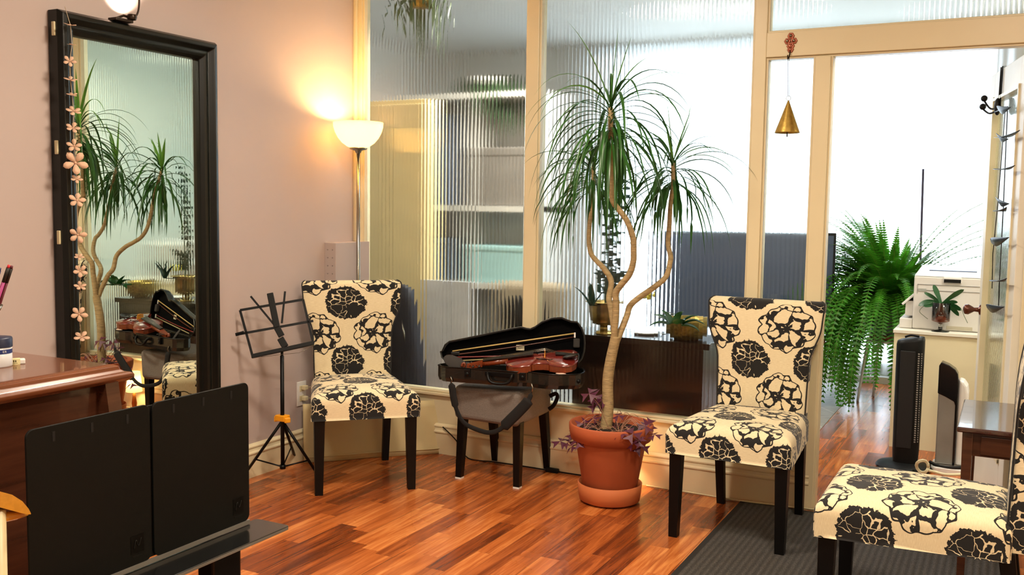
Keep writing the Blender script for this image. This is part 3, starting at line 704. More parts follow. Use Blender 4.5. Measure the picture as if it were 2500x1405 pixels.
b.lathe([(0,-.003),(.036,-.003),(.038,0),(.036,.003),(0,.003)],T=PF@Matrix.Scale(1.9,4,(1,0,0)),seg=28); b.build('pocket_lid',M('pocket_cloth','#2f2b29',.9),t,local=True)
# strap
b=MB(); sp=[at(u,v,'y',-.545) for u,v in [(1100,930),(1104,950),(1108,975),(1116,1005),(1132,1032),(1160,1048),(1195,1057),(1222,1048),(1250,1022),(1272,1000),(1288,982),(1296,965),(1299,948)]]
pth=smooth_path(sp); rr=[]
for i in range(len(pth)):
    k=i/(len(pth)-1); r=.012
    if .05<k<.22: r=.020
    if .60<k<.86: r=.028
    if k<.03 or k>.93: r=.004
    rr.append(r)
b.tube(pth,rr,10,flat=.35); s_=b.build('strap',M('black_webbing','#08080a',.85,bs=.3,bscale=500),t)
b=MB(); b.tube([sp[0]+Vector((0,0,.02)),sp[0]+Vector((.01,0,.0)),sp[0]+Vector((.0,0,-.015))],.003,6); b.build('strap_hook',CHROME,s_); b=MB(); b.tube([sp[-1]+Vector((-.004,0,.022)),sp[-1]+Vector((.004,0,.0)),sp[-1]+Vector((.0,0,-.02))],.004,6); b.build('strap_hook',CHROME,s_)
b=MB(); lp=[at(u,v,'y',-.12) for u,v in [(1342,968),(1356,962),(1361,970),(1352,990),(1340,1000)]]; b.tube(smooth_path(lp),.011,8,flat=.4); b.build('strap_end',M('black_webbing','#08080a',.85),t)
# bows in the lid
def bow(label,y0,y1,x0,x1,sc1,hc,yh0,yh1):
    tt=thing('violin_bow',label,'violin bow',CO+Vector((0,0,0)),AX,'bows in the violin case lid')
    MB_=MB(); pts=[LT@Vector((lin(x0,x1,k/10),lin(y0,y1,k/10)-.006*math.sin(math.pi*k/10),-D+.024)) for k in range(11)]
    MB_.tube(pts,[.0042-.0016*k/10 for k in range(11)],8); MB_.build('stick',sc1,tt,local=True)
    MB_=MB(); MB_.tube([LT@Vector((x0+.03,yh0,-D+.026)),LT@Vector((x1,yh1,-D+.026))],.0040,6,flat=.4); MB_.build('bow_hair',hc,tt,local=True)
    MB_=MB(); MB_.box((x0+.045,(y0+yh0)/2,-D+.025),(.045,.016,.010),T=LT); MB_.build('frog',BLACK,tt,local=True,bevel=.002)
    MB_=MB(); MB_.box((x1,(y1+yh1)/2,-D+.025),(.008,abs(y1-yh1)+.008,.006),T=LT); MB_.build('tip',WHITE,tt,local=True)
HAIR=M('bow_hair_cream','#cfb370',.5,bs=.2,bscale=600); HAIR2=M('bow_hair_pale','#a89c70',.6)
bow('upper violin bow in the case lid with golden hair',.036,.150,.030,.690,M('bow_brown','#4b2416',.3),HAIR,.060,.168)
bow('lower violin bow in the case lid with red stick',.028,.074,.045,.690,M('bow_red','#6e1f1c',.25),HAIR2,.010,.058)
# ================================================================== VIOLIN
VT=PW[t.name]
v=thing('violin','reddish brown violin lying face up in the open case','violin',CO,AX)
VM=M('violin_varnish','#66201a',.2,var=.35,scale=5,coat=.9,stretch=(2,14,2)); VS=M('violin_side','#6e2c10',.3,var=.3,scale=20,coat=.4,stretch=(20,1,1))
vo=[(0,0),(.003,.03),(.015,.055),(.04,.076),(.07,.083),(.10,.080),(.122,.074),(.128,.071),(.133,.060),(.155,.053),(.19,.054),(.215,.064),(.222,.078),(.235,.085),(.27,.101),(.30,.103),(.33,.092),(.348,.066),(.355,.03),(.356,0)]
VB=.352; VZ=ZR-.006
def vp(s,tt,z): return Vector((VB+s,-.052-.02*s/.356+tt,z+.014+.030*s/.356+tt*.24))
b=MB(); oo=[(s,-h) for s,h in vo]+[(s,h) for s,h in vo[::-1][1:-1]]; nn_=len(oo)
def edge(k): return [((s-.178)*(1+k*.02/1)+.178,h*(1+k*.03)) for s,h in oo]
b.add([vp(s,h,VZ) for s,h in oo]+[vp(s,h,VZ+.030) for s,h in oo],[tuple(range(nn_))[::-1]]+[(i,(i+1)%nn_,nn_+(i+1)%nn_,nn_+i) for i in range(nn_)]); b.build('ribs',VS,v,local=True)
b=MB(); rings=[]
for k,zz in ((1,.030),(1,.034),(-1,.036),(-6,.041),(-14,.046),(-24,.049),(-33.4,.050)):
    rings.append([vp((s-.178)*(1+k*.03)+.178,h*(1+k*.03),VZ+zz) for s,h in oo])
vs=[q for r in rings for q in r]; b.add(vs,[(k*nn_+i,k*nn_+(i+1)%nn_,(k+1)*nn_+(i+1)%nn_,(k+1)*nn_+i) for k in range(len(rings)-1) for i in range(nn_)],smooth=True); b.build('top_plate',VM,v,local=True)
for sg in (-1,1):
    b=MB(); fp_=smooth_path([vp(.155,sg*.028,VZ+.0495),vp(.163,sg*.036,VZ+.049),vp(.18,sg*.038,VZ+.0485),vp(.205,sg*.044,VZ+.0475),vp(.222,sg*.050,VZ+.0465),vp(.230,sg*.044,VZ+.0475)]); b.tube(fp_,[.0022]*len(fp_),6); b.sphere(fp_[0],.004,8,(1,1,.4)); b.sphere(fp_[-1],.005,8,(1,1,.4)); b.build('f_hole',BLACK,v,local=True)
b=MB(); b.hexa([vp(-.118,-.011,VZ+.040),vp(.135,-.020,VZ+.062),vp(.135,.020,VZ+.062),vp(-.118,.011,VZ+.040),vp(-.118,-.011,VZ+.046),vp(.135,-.020,VZ+.070),vp(.135,.020,VZ+.070),vp(-.118,.011,VZ+.046)]); b.build('fingerboard',M('ebony','#15110f',.3),v,local=True,bevel=.002)
b=MB(); b.tube([vp(.01,0,VZ+.034),vp(-.06,0,VZ+.026),vp(-.125,0,VZ+.022)],[.017,.013,.012],12,flat=.8); b.build('neck',VS,v,local=True)
b=MB(); b.hexa([vp(-.20,-.010,VZ+.004),vp(-.12,-.013,VZ+.012),vp(-.12,.013,VZ+.012),vp(-.20,.010,VZ+.004),vp(-.20,-.010,VZ+.024),vp(-.12,-.013,VZ+.038),vp(-.12,.013,VZ+.038),vp(-.20,.010,VZ+.024)])
for k in range(16):
    a=k/15*4.2; r=.016-.010*k/15; b.sphere(vp(-.215-r*math.cos(a)*.6,0,VZ+.018+r*math.sin(a)),.008-.003*k/15,8)
b.build('scroll',VS,v,local=True)
for k,s in enumerate((-.135,-.150,-.166,-.182)):
    b=MB(); sg=1 if k%2 else -1; b.tube([vp(s,-sg*.014,VZ+.022),vp(s,sg*.022,VZ+.022)],.003,6); b.sphere(vp(s,sg*.030,VZ+.022),.009,8,(1,.9,.4)); b.build('tuning_peg',M('ebony','#15110f',.3),v,local=True)
b=MB(); b.hexa([vp(.190,-.021,VZ+.049),vp(.196,-.021,VZ+.049),vp(.196,.021,VZ+.049),vp(.190,.021,VZ+.049),vp(.192,-.019,VZ+.074),vp(.194,-.019,VZ+.074),vp(.194,.019,VZ+.074),vp(.192,.019,VZ+.074)]); b.sphere(vp(.193,0,VZ+.074),.019,12,(.12,1,.35))
b.build('bridge',M('maple_bridge','#c98a2c',.5),v,local=True)
b=MB(); b.hexa([vp(.245,-.011,VZ+.054),vp(.345,-.007,VZ+.046),vp(.345,.007,VZ+.046),vp(.245,.011,VZ+.054),vp(.245,-.019,VZ+.062),vp(.345,-.008,VZ+.050),vp(.345,.008,VZ+.050),vp(.245,.019,VZ+.062)]); b.build('tailpiece',M('ebony','#15110f',.3),v,local=True,bevel=.002)
for k in range(4):
    b=MB(); yy=-.0115+.0077*k; b.tube([vp(-.118,yy*.6,VZ+.048),vp(.193,yy*1.3,VZ+.0815),vp(.25,yy,VZ+.064)],.0006,4); b.build('violin_string',CHROME,v,local=True)
b=MB(); b.lathe([(0,.004),(.02,.003),(.036,.008),(.042,.014),(.040,.016),(.034,.010),(0,.007)],T=Matrix.Translation(vp(.325,-.040,VZ+.046))@Matrix.Rotation(-.25,4,'Y')@Matrix.Scale(.8,4,(0,1,0)),seg=20); b.tube([vp(.358,-.02,VZ-.002),vp(.360,-.02,VZ+.055)],.004,8);b.tube([vp(.358,-.035,VZ-.002),vp(.360,-.035,VZ+.055)],.004,8); b.build('chin_rest',M('ebony','#15110f',.3),v,local=True)
b=MB(); b.sphere(CT@Vector((.63,-.165,ZR+.002)),.030,14,(1,.35,.2)); tag(rebase(b.build('polishing_cloth',M('pink_cloth','#d9b9a8',.9)),CT@Vector((.63,-.165,ZR-.01))),'bit of pale pink cloth tucked beside the violin in its case','cloth')
# ================================================================== POTTED DRACAENA
PC=Vector((1.770,-.365,0)); t=thing('potted_tree','tall three-headed dragon tree in a terracotta pot with a saucer','potted plant',PC)
MB().lathe([(0,.004),(.128,.004),(.146,.012),(.152,.05),(.156,.094),(.151,.096),(.146,.055),(.135,.02),(0,.018)],PC,seg=48).build('saucer',TERRA2,t)
pot=MB().lathe([(0,.022),(.118,.022),(.124,.03),(.170,.300),(.172,.306),(.178,.308),(.193,.310),(.202,.352),(.203,.380),(.198,.386),(.190,.384),(.187,.35),(.176,.34)],PC,seg=56).build('pot',TERRA,t)
b=MB(); 
def so(i,j):
    a=2*math.pi*i/36; r=.178*j/10; return (PC.x+r*math.cos(a),PC.y+r*math.sin(a),.345+.012*noise.noise(Vector((i*.9,j*.9,0)))+.012*(1-j/10))
b.grid(so,36,11,wrap=True); b.build('soil',SOIL,t)
BARK=M('pale_bark','#a08a62',.75,var=.25,scale=5,bs=.9,bscale=9,stretch=(5,5,26))
def trunk(px,ys,r0,r1,nm='stem'):
    pts=[at(u,v,'y',lin(ys[0],ys[1],i/(len(px)-1)) if len(ys)==2 else ys[i]) for i,(u,v) in enumerate(px)]
    pp=smooth_path(pts,8); n=len(pp); b=MB()
    b.tube(pp,[lin(r0,r1,i/n)*(1+.05*noise.noise(Vector((i*.7,r0*99,0)))) for i in range(n)],14); b.build(nm,BARK,t); return pts[-1]
trunk([(1478,1085),(1480,1040),(1484,1000),(1484,930),(1491,880),(1500,838),(1503,822)],(-.365,-.37),.030,.023,'trunk')
hA=trunk([(1501,850),(1500,812),(1504,750),(1503,718),(1513,700),(1536,671),(1546,640),(1547,612),(1545,578),(1528,535),(1498,495),(1494,470),(1492,400),(1491,330),(1491,262)],(-.37,-.48),.017,.011)
hB=trunk([(1502,840),(1498,795),(1492,754),(1487,728),(1492,687),(1475,657),(1459,640),(1444,621),(1438,591),(1440,544),(1447,501),(1449,455),(1449,408)],(-.37,-.055),.016,.010)
hC=trunk([(1500,848),(1516,808),(1530,773),(1538,748),(1558,729),(1602,698),(1627,674),(1636,640),(1637,625),(1631,595),(1634,553),(1637,501),(1643,450),(1643,398)],(-.37,-.05),.016,.010)
DL=leafmat('dracaena_leaf','#2c5a24',.28,.33,.35); DL2=leafmat('dracaena_leaf_light','#5f8f35',.4,.35,.2)
def blade(b,p,d,L,droop,wd,n=12,twist=0):
    p=Vector(p); d=Vector(d).normalized(); seg=L/n; pts=[p.copy()]; ds=[d.copy()]
    for i in range(n):
        k=(i+1)/n; d=(d+Vector((0,0,-1))*droop*seg*(1+1.6*k)).normalized(); p=p+d*seg
        if p.y>-.034: p.y=-.036-.02*R_.random()
        pts.append(p.copy()); ds.append(d.copy())
    vs=[]
    for i,(q,dd) in enumerate(zip(pts,ds)):
        k=i/n; s=dd.cross(Vector((0,0,1))); s=s.normalized() if s.length>.05 else Vector((1,0,0)); up=s.cross(dd).normalized()
        w=wd*min(1,(.45+k*2.2))*(1-max(0,(k-.35)/.65)**1.6)+.0003
        vs+= [q-s*w+up*w*.35,q-up*w*.1,q+s*w+up*w*.35]
    fs=[]
    for i in range(n): a=3*i; fs+=[(a,a+1,a+4,a+3),(a+1,a+2,a+5,a+4)]
    b.add(vs,fs,smooth=True)
def crown(c,n,L,zspan,seed,ups):
    R=random.Random(seed); b=MB(); b.keepn=True
    for i in range(n):
        az=i*2.39996+R.uniform(-.3,.3); k=i/n
        el=lin(1.05,-.25,k**.75)+R.uniform(-.12,.12); p=Vector((c.x,c.y,c.z-zspan*k))
        d=Vector((math.cos(az)*math.cos(el),math.sin(az)*math.cos(el),math.sin(el)))
        blade(b,p+d*.008,d,L*R.uniform(.8,1.08)*(1.0 if k>.15 else .85),R.uniform(2.6,4.2)*(1.0 if k>.3 else .8),R.uniform(.0045,.0095))
    for i in range(n//4):
        az=R.uniform(0,6.283); p=Vector((c.x,c.y,c.z-zspan*R.uniform(.2,1.1))); d=Vector((math.cos(az)*.8,math.sin(az)*.8,R.uniform(-.3,.5)))
        blade(b,p,d,L*R.uniform(.6,.9),R.uniform(9,14),R.uniform(.006,.011))
    b.build('leaf_crown',DL,t)
    b=MB(); b.keepn=True
    for az,el,l,dr,wd in ups:
        d=Vector((math.cos(az)*math.cos(el),math.sin(az)*math.cos(el),math.sin(el))); blade(b,c,d,l,dr,wd)
    b.build('young_leaves',DL2,t)
Rr=math.radians
crown(hA,64,.56,.16,3,[(0.3,1.50,.36,.15,.011),(.2,1.33,.33,.4,.011),(3.3,1.25,.46,1.0,.010),(.3,1.22,.30,2.2,.012),(3.4,1.1,.46,3.0,.005),(.45,.95,.55,2.0,.004),(3.5,.8,.5,2.6,.004),(.5,.8,.46,3.2,.005),(3.8,.95,.44,3.6,.012)])
crown(hB,44,.47,.12,5,[(.2,1.4,.25,.3,.011),(3.6,1.25,.22,.9,.012),(.4,1.1,.25,.8,.010),(4.6,1.2,.22,1.,.01),(1.,1.2,.2,1.2,.01)])
crown(hC,44,.46,.11,9,[(3.3,1.45,.34,.1,.008),(.2,1.28,.32,.25,.013),(.15,1.22,.24,.3,.012),(.3,.75,.36,2.6,.010),(.4,.5,.42,2.2,.007),(4.2,1.3,.2,.5,.01)])
# purple oxalis growing in the same pot
OX=leafmat('oxalis_purple','#5f2740',.25,.45,.25); OS=leafmat('oxalis_stem','#b98a70',.2,.5,.1)
bl=MB(); bs=MB(); Ro=random.Random(21)
tips=[(1438,962),(1452,968),(1470,975),(1456,988),(1448,1020),(1462,1030),(1500,1035),(1510,1015),(1410,1040),(1425,1035),(1400,1060),(1420,1068),(1440,1065),(1368,1078),(1395,1092),(1388,1080),(1545,1060),(1530,1045),(1555,1068),(1575,1040),(1598,1062),(1560,1078),(1520,1070),(1545,1082),(1405,1048),(1430,1052),(1585,1036),(1535,1065),(1515,1058),(1412,1078),(1435,1082),(1565,1092),(1550,1072),(1445,1045),(1490,1075)]
for i,(u,v) in enumerate(tips):
    q=at(u,v,'y',PC.y+Ro.uniform(-.17,.02) if v>1040 else PC.y+Ro.uniform(-.10,.05)); base=Vector((PC.x+Ro.uniform(-.10,.10),PC.y+Ro.uniform(-.1,.06),.352)); base=base.lerp(Vector((q.x,q.y,.352)),.3)
    bs.tube(smooth_path([base,base.lerp(q,.5)+Vector((0,0,.03)),q],4),.0011,5)
    sz=Ro.uniform(.032,.046) if v>990 else .045; n=Vector((Ro.uniform(-.5,.5),-.55+Ro.uniform(-.3,.3),.75)).normalized(); a=n.orthogonal().normalized(); c=n.cross(a); ph=Ro.random()*6
    for k in range(3):
        an=ph+k*2.094; d=a*math.cos(an)+c*math.sin(an); e=n.cross(d); dn=-n*.35
        bl.add([q,q+(d*.95+e*.62+dn)*sz,q+(d*.72+dn*.6)*sz,q+(d*.95-e*.62+dn)*sz],[(0,1,2),(0,2,3)])
for i in range(14):
    a=Ro.uniform(0,6.28); p=Vector((PC.x+.05*math.cos(a),PC.y+.05*math.sin(a),.352)); q=Vector((PC.x+.17*math.cos(a),PC.y+.17*math.sin(a),.375+.02*Ro.random())); bs.tube(smooth_path([p,p.lerp(q,.5)+Vector((0,0,.05)),q],4),.0014,5)
bl.keepn=True; bl.build('oxalis_leaves',OX,t,solid=.0006); bs.build('oxalis_stems',OS,t)
# ================================================================== CORDS ON THE FLOOR
b=MB(); cp_=[(.62,-.04,.16),(.72,-.06,.10),(.80,-.06,.008),(.95,-.050,.006),(1.10,-.045,.006),(1.25,-.048,.006),(1.40,-.05,.006),(1.55,-.05,.006),(1.72,-.06,.006)]
t=thing('lamp_cord','black lamp cord with an inline switch along the baseboard','cord',(1.2,-.05,0))
b.tube(smooth_path(cp_),.0035,6); b.build('cable',BLACK,t)
q=at(1362,1142,'z',.01); b=MB(); b.box((q.x,-.058,.012),(.075,.026,.024)); b.build('switch',BLKMAT,t,bevel=.006)
b=MB(); b.tube(smooth_path([(1.85,-.06,.008),(2.0,-.058,.007),(2.15,-.062,.007),(2.33,-.07,.007),(2.5,-.065,.012),(2.64,-.055,.012),(2.69,-.05,.010),(2.705,-.0,.010),(2.69,.03,.010),(2.66,.065,.010)]),.0042,6); b.tube(smooth_path([(2.60,-.06,.018),(2.66,-.065,.018),(2.70,-.045,.018),(2.715,0,.018),(2.70,.05,.012)]),.0035,6); tag(rebase(b.build('white_cable',IVORY),(2.2,-.06,.003)),'white cable along the baseboard curling around the door post','cable')
# ================================================================== MAT
b=MB(); b.bx(2.36,3.50,-2.48,-.085,.0015,.008); o=b.build('ribbed_field',mat_rug()); 
rt=thing('door_mat','dark grey ribbed mat running in from the doorway','mat',(2.93,-1.28,0)); o.parent=rt; o.location=(-2.93,1.28,0)
b=MB(); 
for a in ((2.335,2.362,-2.5,-.06),(3.498,3.525,-2.5,-.06),(2.335,3.525,-2.52,-2.475),(2.335,3.525,-.088,-.06)): b.bx(a[0],a[1],a[2],a[3],.001,.006)
b.build('rubber_border',M('rubber_edge','#191817',.7),rt)
# ================================================================== BELL AND HOOK
COP=M('red_copper','#9a5640',.35,.5,var=.35,scale=120)
hq=at(1930,107,'y',-.035); t=thing('wall_hook','small copper flower-shaped hook on the cream door lintel','hook',hq)
b=MB()
def hx(cx,cz,r): 
    T=Matrix.Translation((cx,-.031,cz))@Matrix.Rotation(math.pi/2,4,'X'); b.lathe([(0,.010),(r*.45,.009),(r*.6,.005),(r*.85,.006),(r,.002),(r,-.001)],T=T,seg=6); 
for dx,dz,r in ((0,.036,.017),(-.015,.013,.016),(.015,.013,.016),(0,-.010,.019),(0,-.026,.016)): hx(hq.x+dx,hq.z+dz,r)
b.build('flower_plate',COP,t,bevel=.001)
b=MB()
for dx,dz in ((0,.036),(-.015,.013),(.015,.013)): b.sphere((hq.x+dx,-.042,hq.z+dz),.006,10)
b.build('stud',CHROME,t)
b=MB(); b.tube(smooth_path([(hq.x,-.036,hq.z-.035),(hq.x-.002,-.044,hq.z-.06),(hq.x-.004,-.060,hq.z-.072),(hq.x-.004,-.066,hq.z-.055)]),.003,6); b.build('hook_prong',M('dark_bronze','#2b1d12',.35,.6),t)
HX=Vector((hq.x-.004,-.060,hq.z-.068))
rg=at(1925,240,'y',-.06); t=thing('hanging_bell','golden cone-shaped bell hanging from the copper hook','bell',rg)
b=MB(); b.tube([HX,(rg.x-.003,-.06,rg.z+.012)],.0012,5); b.tube([HX+Vector((.006,0,0)),(rg.x+.003,-.06,rg.z+.012)],.0012,5); b.build('cord',M('dark_cord','#4a4048',.8),t)
b=MB(); b.tube([(rg.x+.011*math.cos(a/12*6.283),-.06,rg.z+.011*math.sin(a/12*6.283)) for a in range(13)],.0015,5,cap=False); b.build('ring',CHROME,t)
zt=rg.z-.010; zb=at(1922,325,'y',-.06).z; b=MB(); b.lathe([(.003,zt),(.030,lin(zt,zb,.5)),(.056,zb+.004),(.057,zb),(.053,zb+.002),(.0,zt-.01)],(rg.x,-.06,0),seg=36); b.build('bell_cone',M('antique_gold','#b0924a',.38,.9,var=.2,scale=60,bs=.3,bscale=120),t)
b=MB(); b.tube([(rg.x,-.06,zb+.03),(rg.x,-.06,zb-.018)],.003,6); b.build('clapper',M('dark_bronze','#2b1d12',.35,.6),t)
# ================================================================== HOOK OVER DOOR AND MOBILE
dn=Vector((-dv.y,dv.x)).normalized(); 
def dp(s,o,z): # along the door from hinge, out of the room-facing face
    q=D0+dv.normalized()*s+dn*o; return Vector((q.x,q.y,z))
IRON=M('dark_iron','#161416',.4,.6)
s_h=.50
t=thing('over_door_hook','black metal double coat hook hung over the top of the door','coat hook',dp(s_h,.02,2.0))
b=MB()
for ds in (-.018,.018): b.tube([dp(s_h+ds,-.024,2.06),dp(s_h+ds,-.024,2.112),dp(s_h+ds,.024,2.112),dp(s_h+ds,.026,1.93)],.0035,6)
b.tube([dp(s_h-.018,.026,1.93),dp(s_h+.018,.026,1.93)],.0035,6); b.build('hanger_strip',IRON,t)
b=MB(); b.sphere(dp(s_h,.034,1.925),.026,14,(.6,.6,1.6)); b.build('hook_body',IRON,t)
for ds,dz in ((.05,.025),(.075,-.012)):
    b=MB(); b.tube(smooth_path([dp(s_h,.035,1.92+dz*.3-.01),dp(s_h+ds*.6,.06,1.905+dz*.6),dp(s_h+ds,.085,1.935+dz)]),.0045,6); b.sphere(dp(s_h+ds,.085,1.945+dz),.016,12); b.build('hook_arm',IRON,t)
mo=[(2455,250,(2437,268),(2468,262)),(2460,330,(2432,336),(2490,318)),(2450,335,(2436,332),(2462,340)),(2455,408,(2430,412),(2478,404)),(2448,495,(2434,488),(2464,498)),(2444,510,(2432,514),(2458,506)),(2443,590,(2420,592),(2464,580)),(2440,682,(2422,684),(2458,680)),(2436,752,(2410,752),(2452,750))]
t=thing('metal_mobile','string of dark metal leaves hanging from the hook on the door','mobile',dp(s_h,.04,1.9))
def od(u,v,o=.06):
    r=ray(u,v); P0=dp(0,o,0); N=Vector((dn.x,dn.y,0)); return CAM+r*((P0-CAM).dot(N)/r.dot(N))
b=MB(); b.tube([dp(s_h,.045,1.90),od(2460,260),od(2450,500),od(2440,690),od(2438,748)],.0022,5); b.tube([dp(s_h,.040,1.90),od(2455,260,.05),od(2436,500,.05),od(2424,620,.05),od(2422,705,.05)],.002,5); b.build('string',IRON,t)
for i,(u,v,a_,c_) in enumerate(mo):
    p,q=od(*a_),od(*c_); d=(q-p); L=d.length; d.normalize(); s=Vector((dn.x,dn.y,0)) if i%2 else Vector((dn.x*.5,dn.y*.5,.8)).normalized(); u_=d.cross(s).normalized(); b=MB(); N=10; vs=[]
    for k in range(N+1):
        f=k/N; wdt=.022*math.sin(math.pi*min(1,f**.55))*(1.0)+.0008; c=p+d*L*f+u_*.010*math.sin(math.pi*f); vs+=[c-s*wdt,c+s*wdt]
    b.add(vs,[(2*k,2*k+1,2*k+3,2*k+2) for k in range(N)],smooth=True); b.build('metal_leaf',M('gunmetal','#15161a',.4,.3),t,solid=.0022)
# ================================================================== SIDE TABLE
TM=M('side_table_wood','#3c1c14',.2,var=.25,scale=5,coat=.7,stretch=(12,1,12))
t=thing('side_table','small dark polished wood side table with a drawer by the doorway','side table',(3.55,-.38,0))
b=MB(); b.bx(3.292,3.86,-.69,-.075,.592,.612); b.build('table_top',TM,t,bevel=.005)
b=MB(); b.bx(3.325,3.83,-.655,-.63,.50,.592); b.bx(3.325,3.83,-.13,-.105,.50,.592); b.bx(3.325,3.345,-.655,-.105,.50,.592); b.bx(3.81,3.83,-.655,-.105,.50,.592); b.build('apron',MAHOGD,t)
b=MB(); b.bx(3.375,3.78,-.664,-.652,.508,.580); dr=b.build('drawer',MAHOGD,t,bevel=.003)
b=MB(); b.sphere((3.58,-.678,.545),.012,10); b.build('knob',CHROME,dr)
for x in (3.330,3.825):
    for y in (-.65,-.115): b=MB(); b.box((x,y,.30),(.038,.038,.60),taper=(.7,.7)); b.build('leg',MAHOGD,t,bevel=.003)
t=thing('small_potted_plant','small green leafy plant in a pale pot on the side table at the picture edge','potted plant',(3.66,-.35,.612))
MB().lathe([(0,0),(.04,0),(.055,.09),(.05,.09),(.045,.06),(0,.06)],(3.66,-.35,.612)).build('pot',WHITE,t)
b=MB(); b.keepn=True
for k in range(12): a=k*2.4; blade(b,(3.66,-.35,.68),(math.cos(a),math.sin(a),.9),.13,5,.012,8)
b.build('leaves',leafmat('green_leaf','#3f7a2a'),t)
# ================================================================== PIANO
PX,PY,PZ=1.44,-2.905,1.0
t=thing('upright_piano','dark mahogany upright piano with a polished moulded lid, left edge of the picture','piano',(1.15,-3.7,0))
prf=[(0,0),(.0,.006),(-.003,.010),(.010,.014),(.018,.022),(.022,.032),(.032,.037),(.034,.044)] 
def lidsec(x0,x1,y0,y1,ins,z): return [(x0+ins,y0+ins,z),(x1-ins,y0+ins,z),(x1-ins,y1-ins,z),(x0+ins,y1-ins,z)]
b=MB(); lv=[(.022,-.046),(.010,-.044),(.004,-.038),(0,-.034),(.000,-.026),(.006,-.022),(.016,-.020),(.024,-.014),(.026,-.006),(.036,-.002),(.044,0)]
vs=[]; x0,x1,y0,y1=.82,PX,-4.35,PY
for i_,z_ in lv: vs+=lidsec(x0,x1,y0,y1,i_,PZ+z_)
b.add(vs,[(4*i+k,4*i+(k+1)%4,4*(i+1)+(k+1)%4,4*(i+1)+k) for i in range(len(lv)-1) for k in range(4)]+[(3,2,1,0),tuple(4*(len(lv)-1)+k for k in range(4))])
b.build('lid',MAHOG,t,bevel=.002)
b=MB(); b.bx(.85,PX-.035,-4.32,PY-.045,.10,PZ-.045); b.build('case_body',MAHOGD,t,bevel=.003)
b=MB(); b.prism([(0,0),(.030,0),(.045,.1),(.05,.3),(.03,.42),(0,.42)],-.02,.02,T=Matrix.Translation((PX-.038,PY-.065,PZ-.46))@Matrix(((1,0,0,0),(0,0,1,0),(0,1,0,0),(0,0,0,1))))
b.build('end_cheek',MAHOGD,t)
b=MB(); b.bx(.83,PX-.02,-4.34,PY-.03,0,.10); b.build('plinth',MAHOGD,t,bevel=.004)
# things on the piano
q=at(-6,895,'z',PZ); t=thing('eraser_jar','white round tub with a blue lid on the piano','jar',(q.x,q.y,PZ))
c=Vector((q.x,q.y,PZ)); BLUE=M('navy_plastic','#1b2440',.4)
MB().lathe([(0,0),(.033,0),(.034,.003),(.034,.052),(0,.053)],c,seg=32).build('tub',M('tub_white','#cfcfd2',.35),t)
MB().lathe([(.0355,.050),(.0355,.071),(.034,.074),(0,.074)],c,seg=32).build('lid',BLUE,t)
b=MB(); b.lathe([(.0343,.034),(.0343,.045)],c,seg=32); b.build('label_band',M('label_blue','#24336e',.4),t)
vd_=(CAM-c); base_an=math.atan2(vd_.y,vd_.x)
for k,ch in enumerate('ER'):
    an=base_an+.42+.16*k; T=Matrix.Translation((c.x+.0346*math.cos(an),c.y+.0346*math.sin(an),PZ+.0395))@Matrix.Rotation(an+math.pi/2,4,'Z')@Matrix.Rotation(math.pi/2,4,'X')
    text(ch,.008,WHITE,t,T,ext=.0002)
e0=at(10,893,'z',PZ); e1=at(60,890,'z',PZ); d=(e1-e0); L=d.length*.98; an=math.atan2(d.y,d.x); mid=(e0+e1)/2+Vector((-.012*math.sin(an)*-1*-1,0.010,0))
t=thing('eraser','white block eraser in a cream printed sleeve lying on the piano','eraser',(mid.x,mid.y,PZ),an)
b=MB(); b.bx(-L/2,L/2,-.011,.011,0,.013); b.build('rubber',WHITE,t,local=True,bevel=.003)
b=MB(); b.bx(-L/2-.001,L/2-.012,-.0118,.0118,-.0002,.0138); sl=b.build('sleeve',M('sleeve_cream','#d8cf9c',.6),t,local=True)
b=MB(); r2=random.Random(4); x=-L/2+.005
while x<L/2-.02:
    wv=r2.choice((.0006,.0012,.002)); b.bx(x,x+wv,-.0122,-.0117,.006,.0115); x+=wv+r2.choice((.0006,.0011,.0022))
b.bx(-L/2+.003,L/2-.018,-.0122,-.0117,.0030,.0036); b.build('barcode',BLACK,sl,local=True)
# pencils held in a cup left of the frame
cq=at(-42,800,'z',PZ+.05); cc=Vector((cq.x,cq.y,PZ)); t=thing('pencil_cup','dark pencil cup on the piano just outside the left edge','cup',cc)
MB().lathe([(0,0),(.034,0),(.036,.10),(.033,.10),(.031,.004),(0,.004)],cc,seg=28).build('cup_body',BLKMET,t)
b=MB(); b.tube([at(-4,760,'z',PZ+.115),at(4,745,'z',PZ+.13)],.004,6); b.build('clip',CHROME,t)
def pencil(top,bot,r,mb,mcap,mtip,label):
    p=at(*top); q=at(*bot); t=thing('pencil',label,'pencil',q,0,'pencils in the cup'); d=p-q
    b=MB(); b.tube([q,q+d*.80],r,6); b.build('barrel',mb,t); b=MB(); b.tube([q+d*.80,q+d*.97],r*1.02,6); b.build('cap',mcap,t); b=MB(); b.tube([q+d*.97,p],r*.72,8); b.build('tip',mtip,t)
PZc=PZ+.02
MAG=M('magenta_paint','#a8407c',.35); DK=M('dark_cap','#25201c',.5); RED=M('red_eraser','#d8303a',.5); MAR=M('maroon_paint','#5c1d2a',.35)
ty=cc.y
pencil((22,648,'y',ty+.01),(-45,850,'y',ty-.005),.0052,MAG,DK,RED,'magenta pencil with a dark end and red tip in the pencil cup')
pencil((29,650,'y',ty+.02),(-36,848,'y',ty+.012),.0052,MAR,DK,MAR,'maroon pencil leaning behind the magenta one in the pencil cup')
pencil((0,655,'y',ty-.01),(-60,850,'y',ty-.014),.0052,M('yellow_paint','#c9a552',.4),M('blue_cap','#2a2f5a',.4),M('blue_cap','#2a2f5a',.4),'pencil with a navy end at the left edge of the pencil cup')
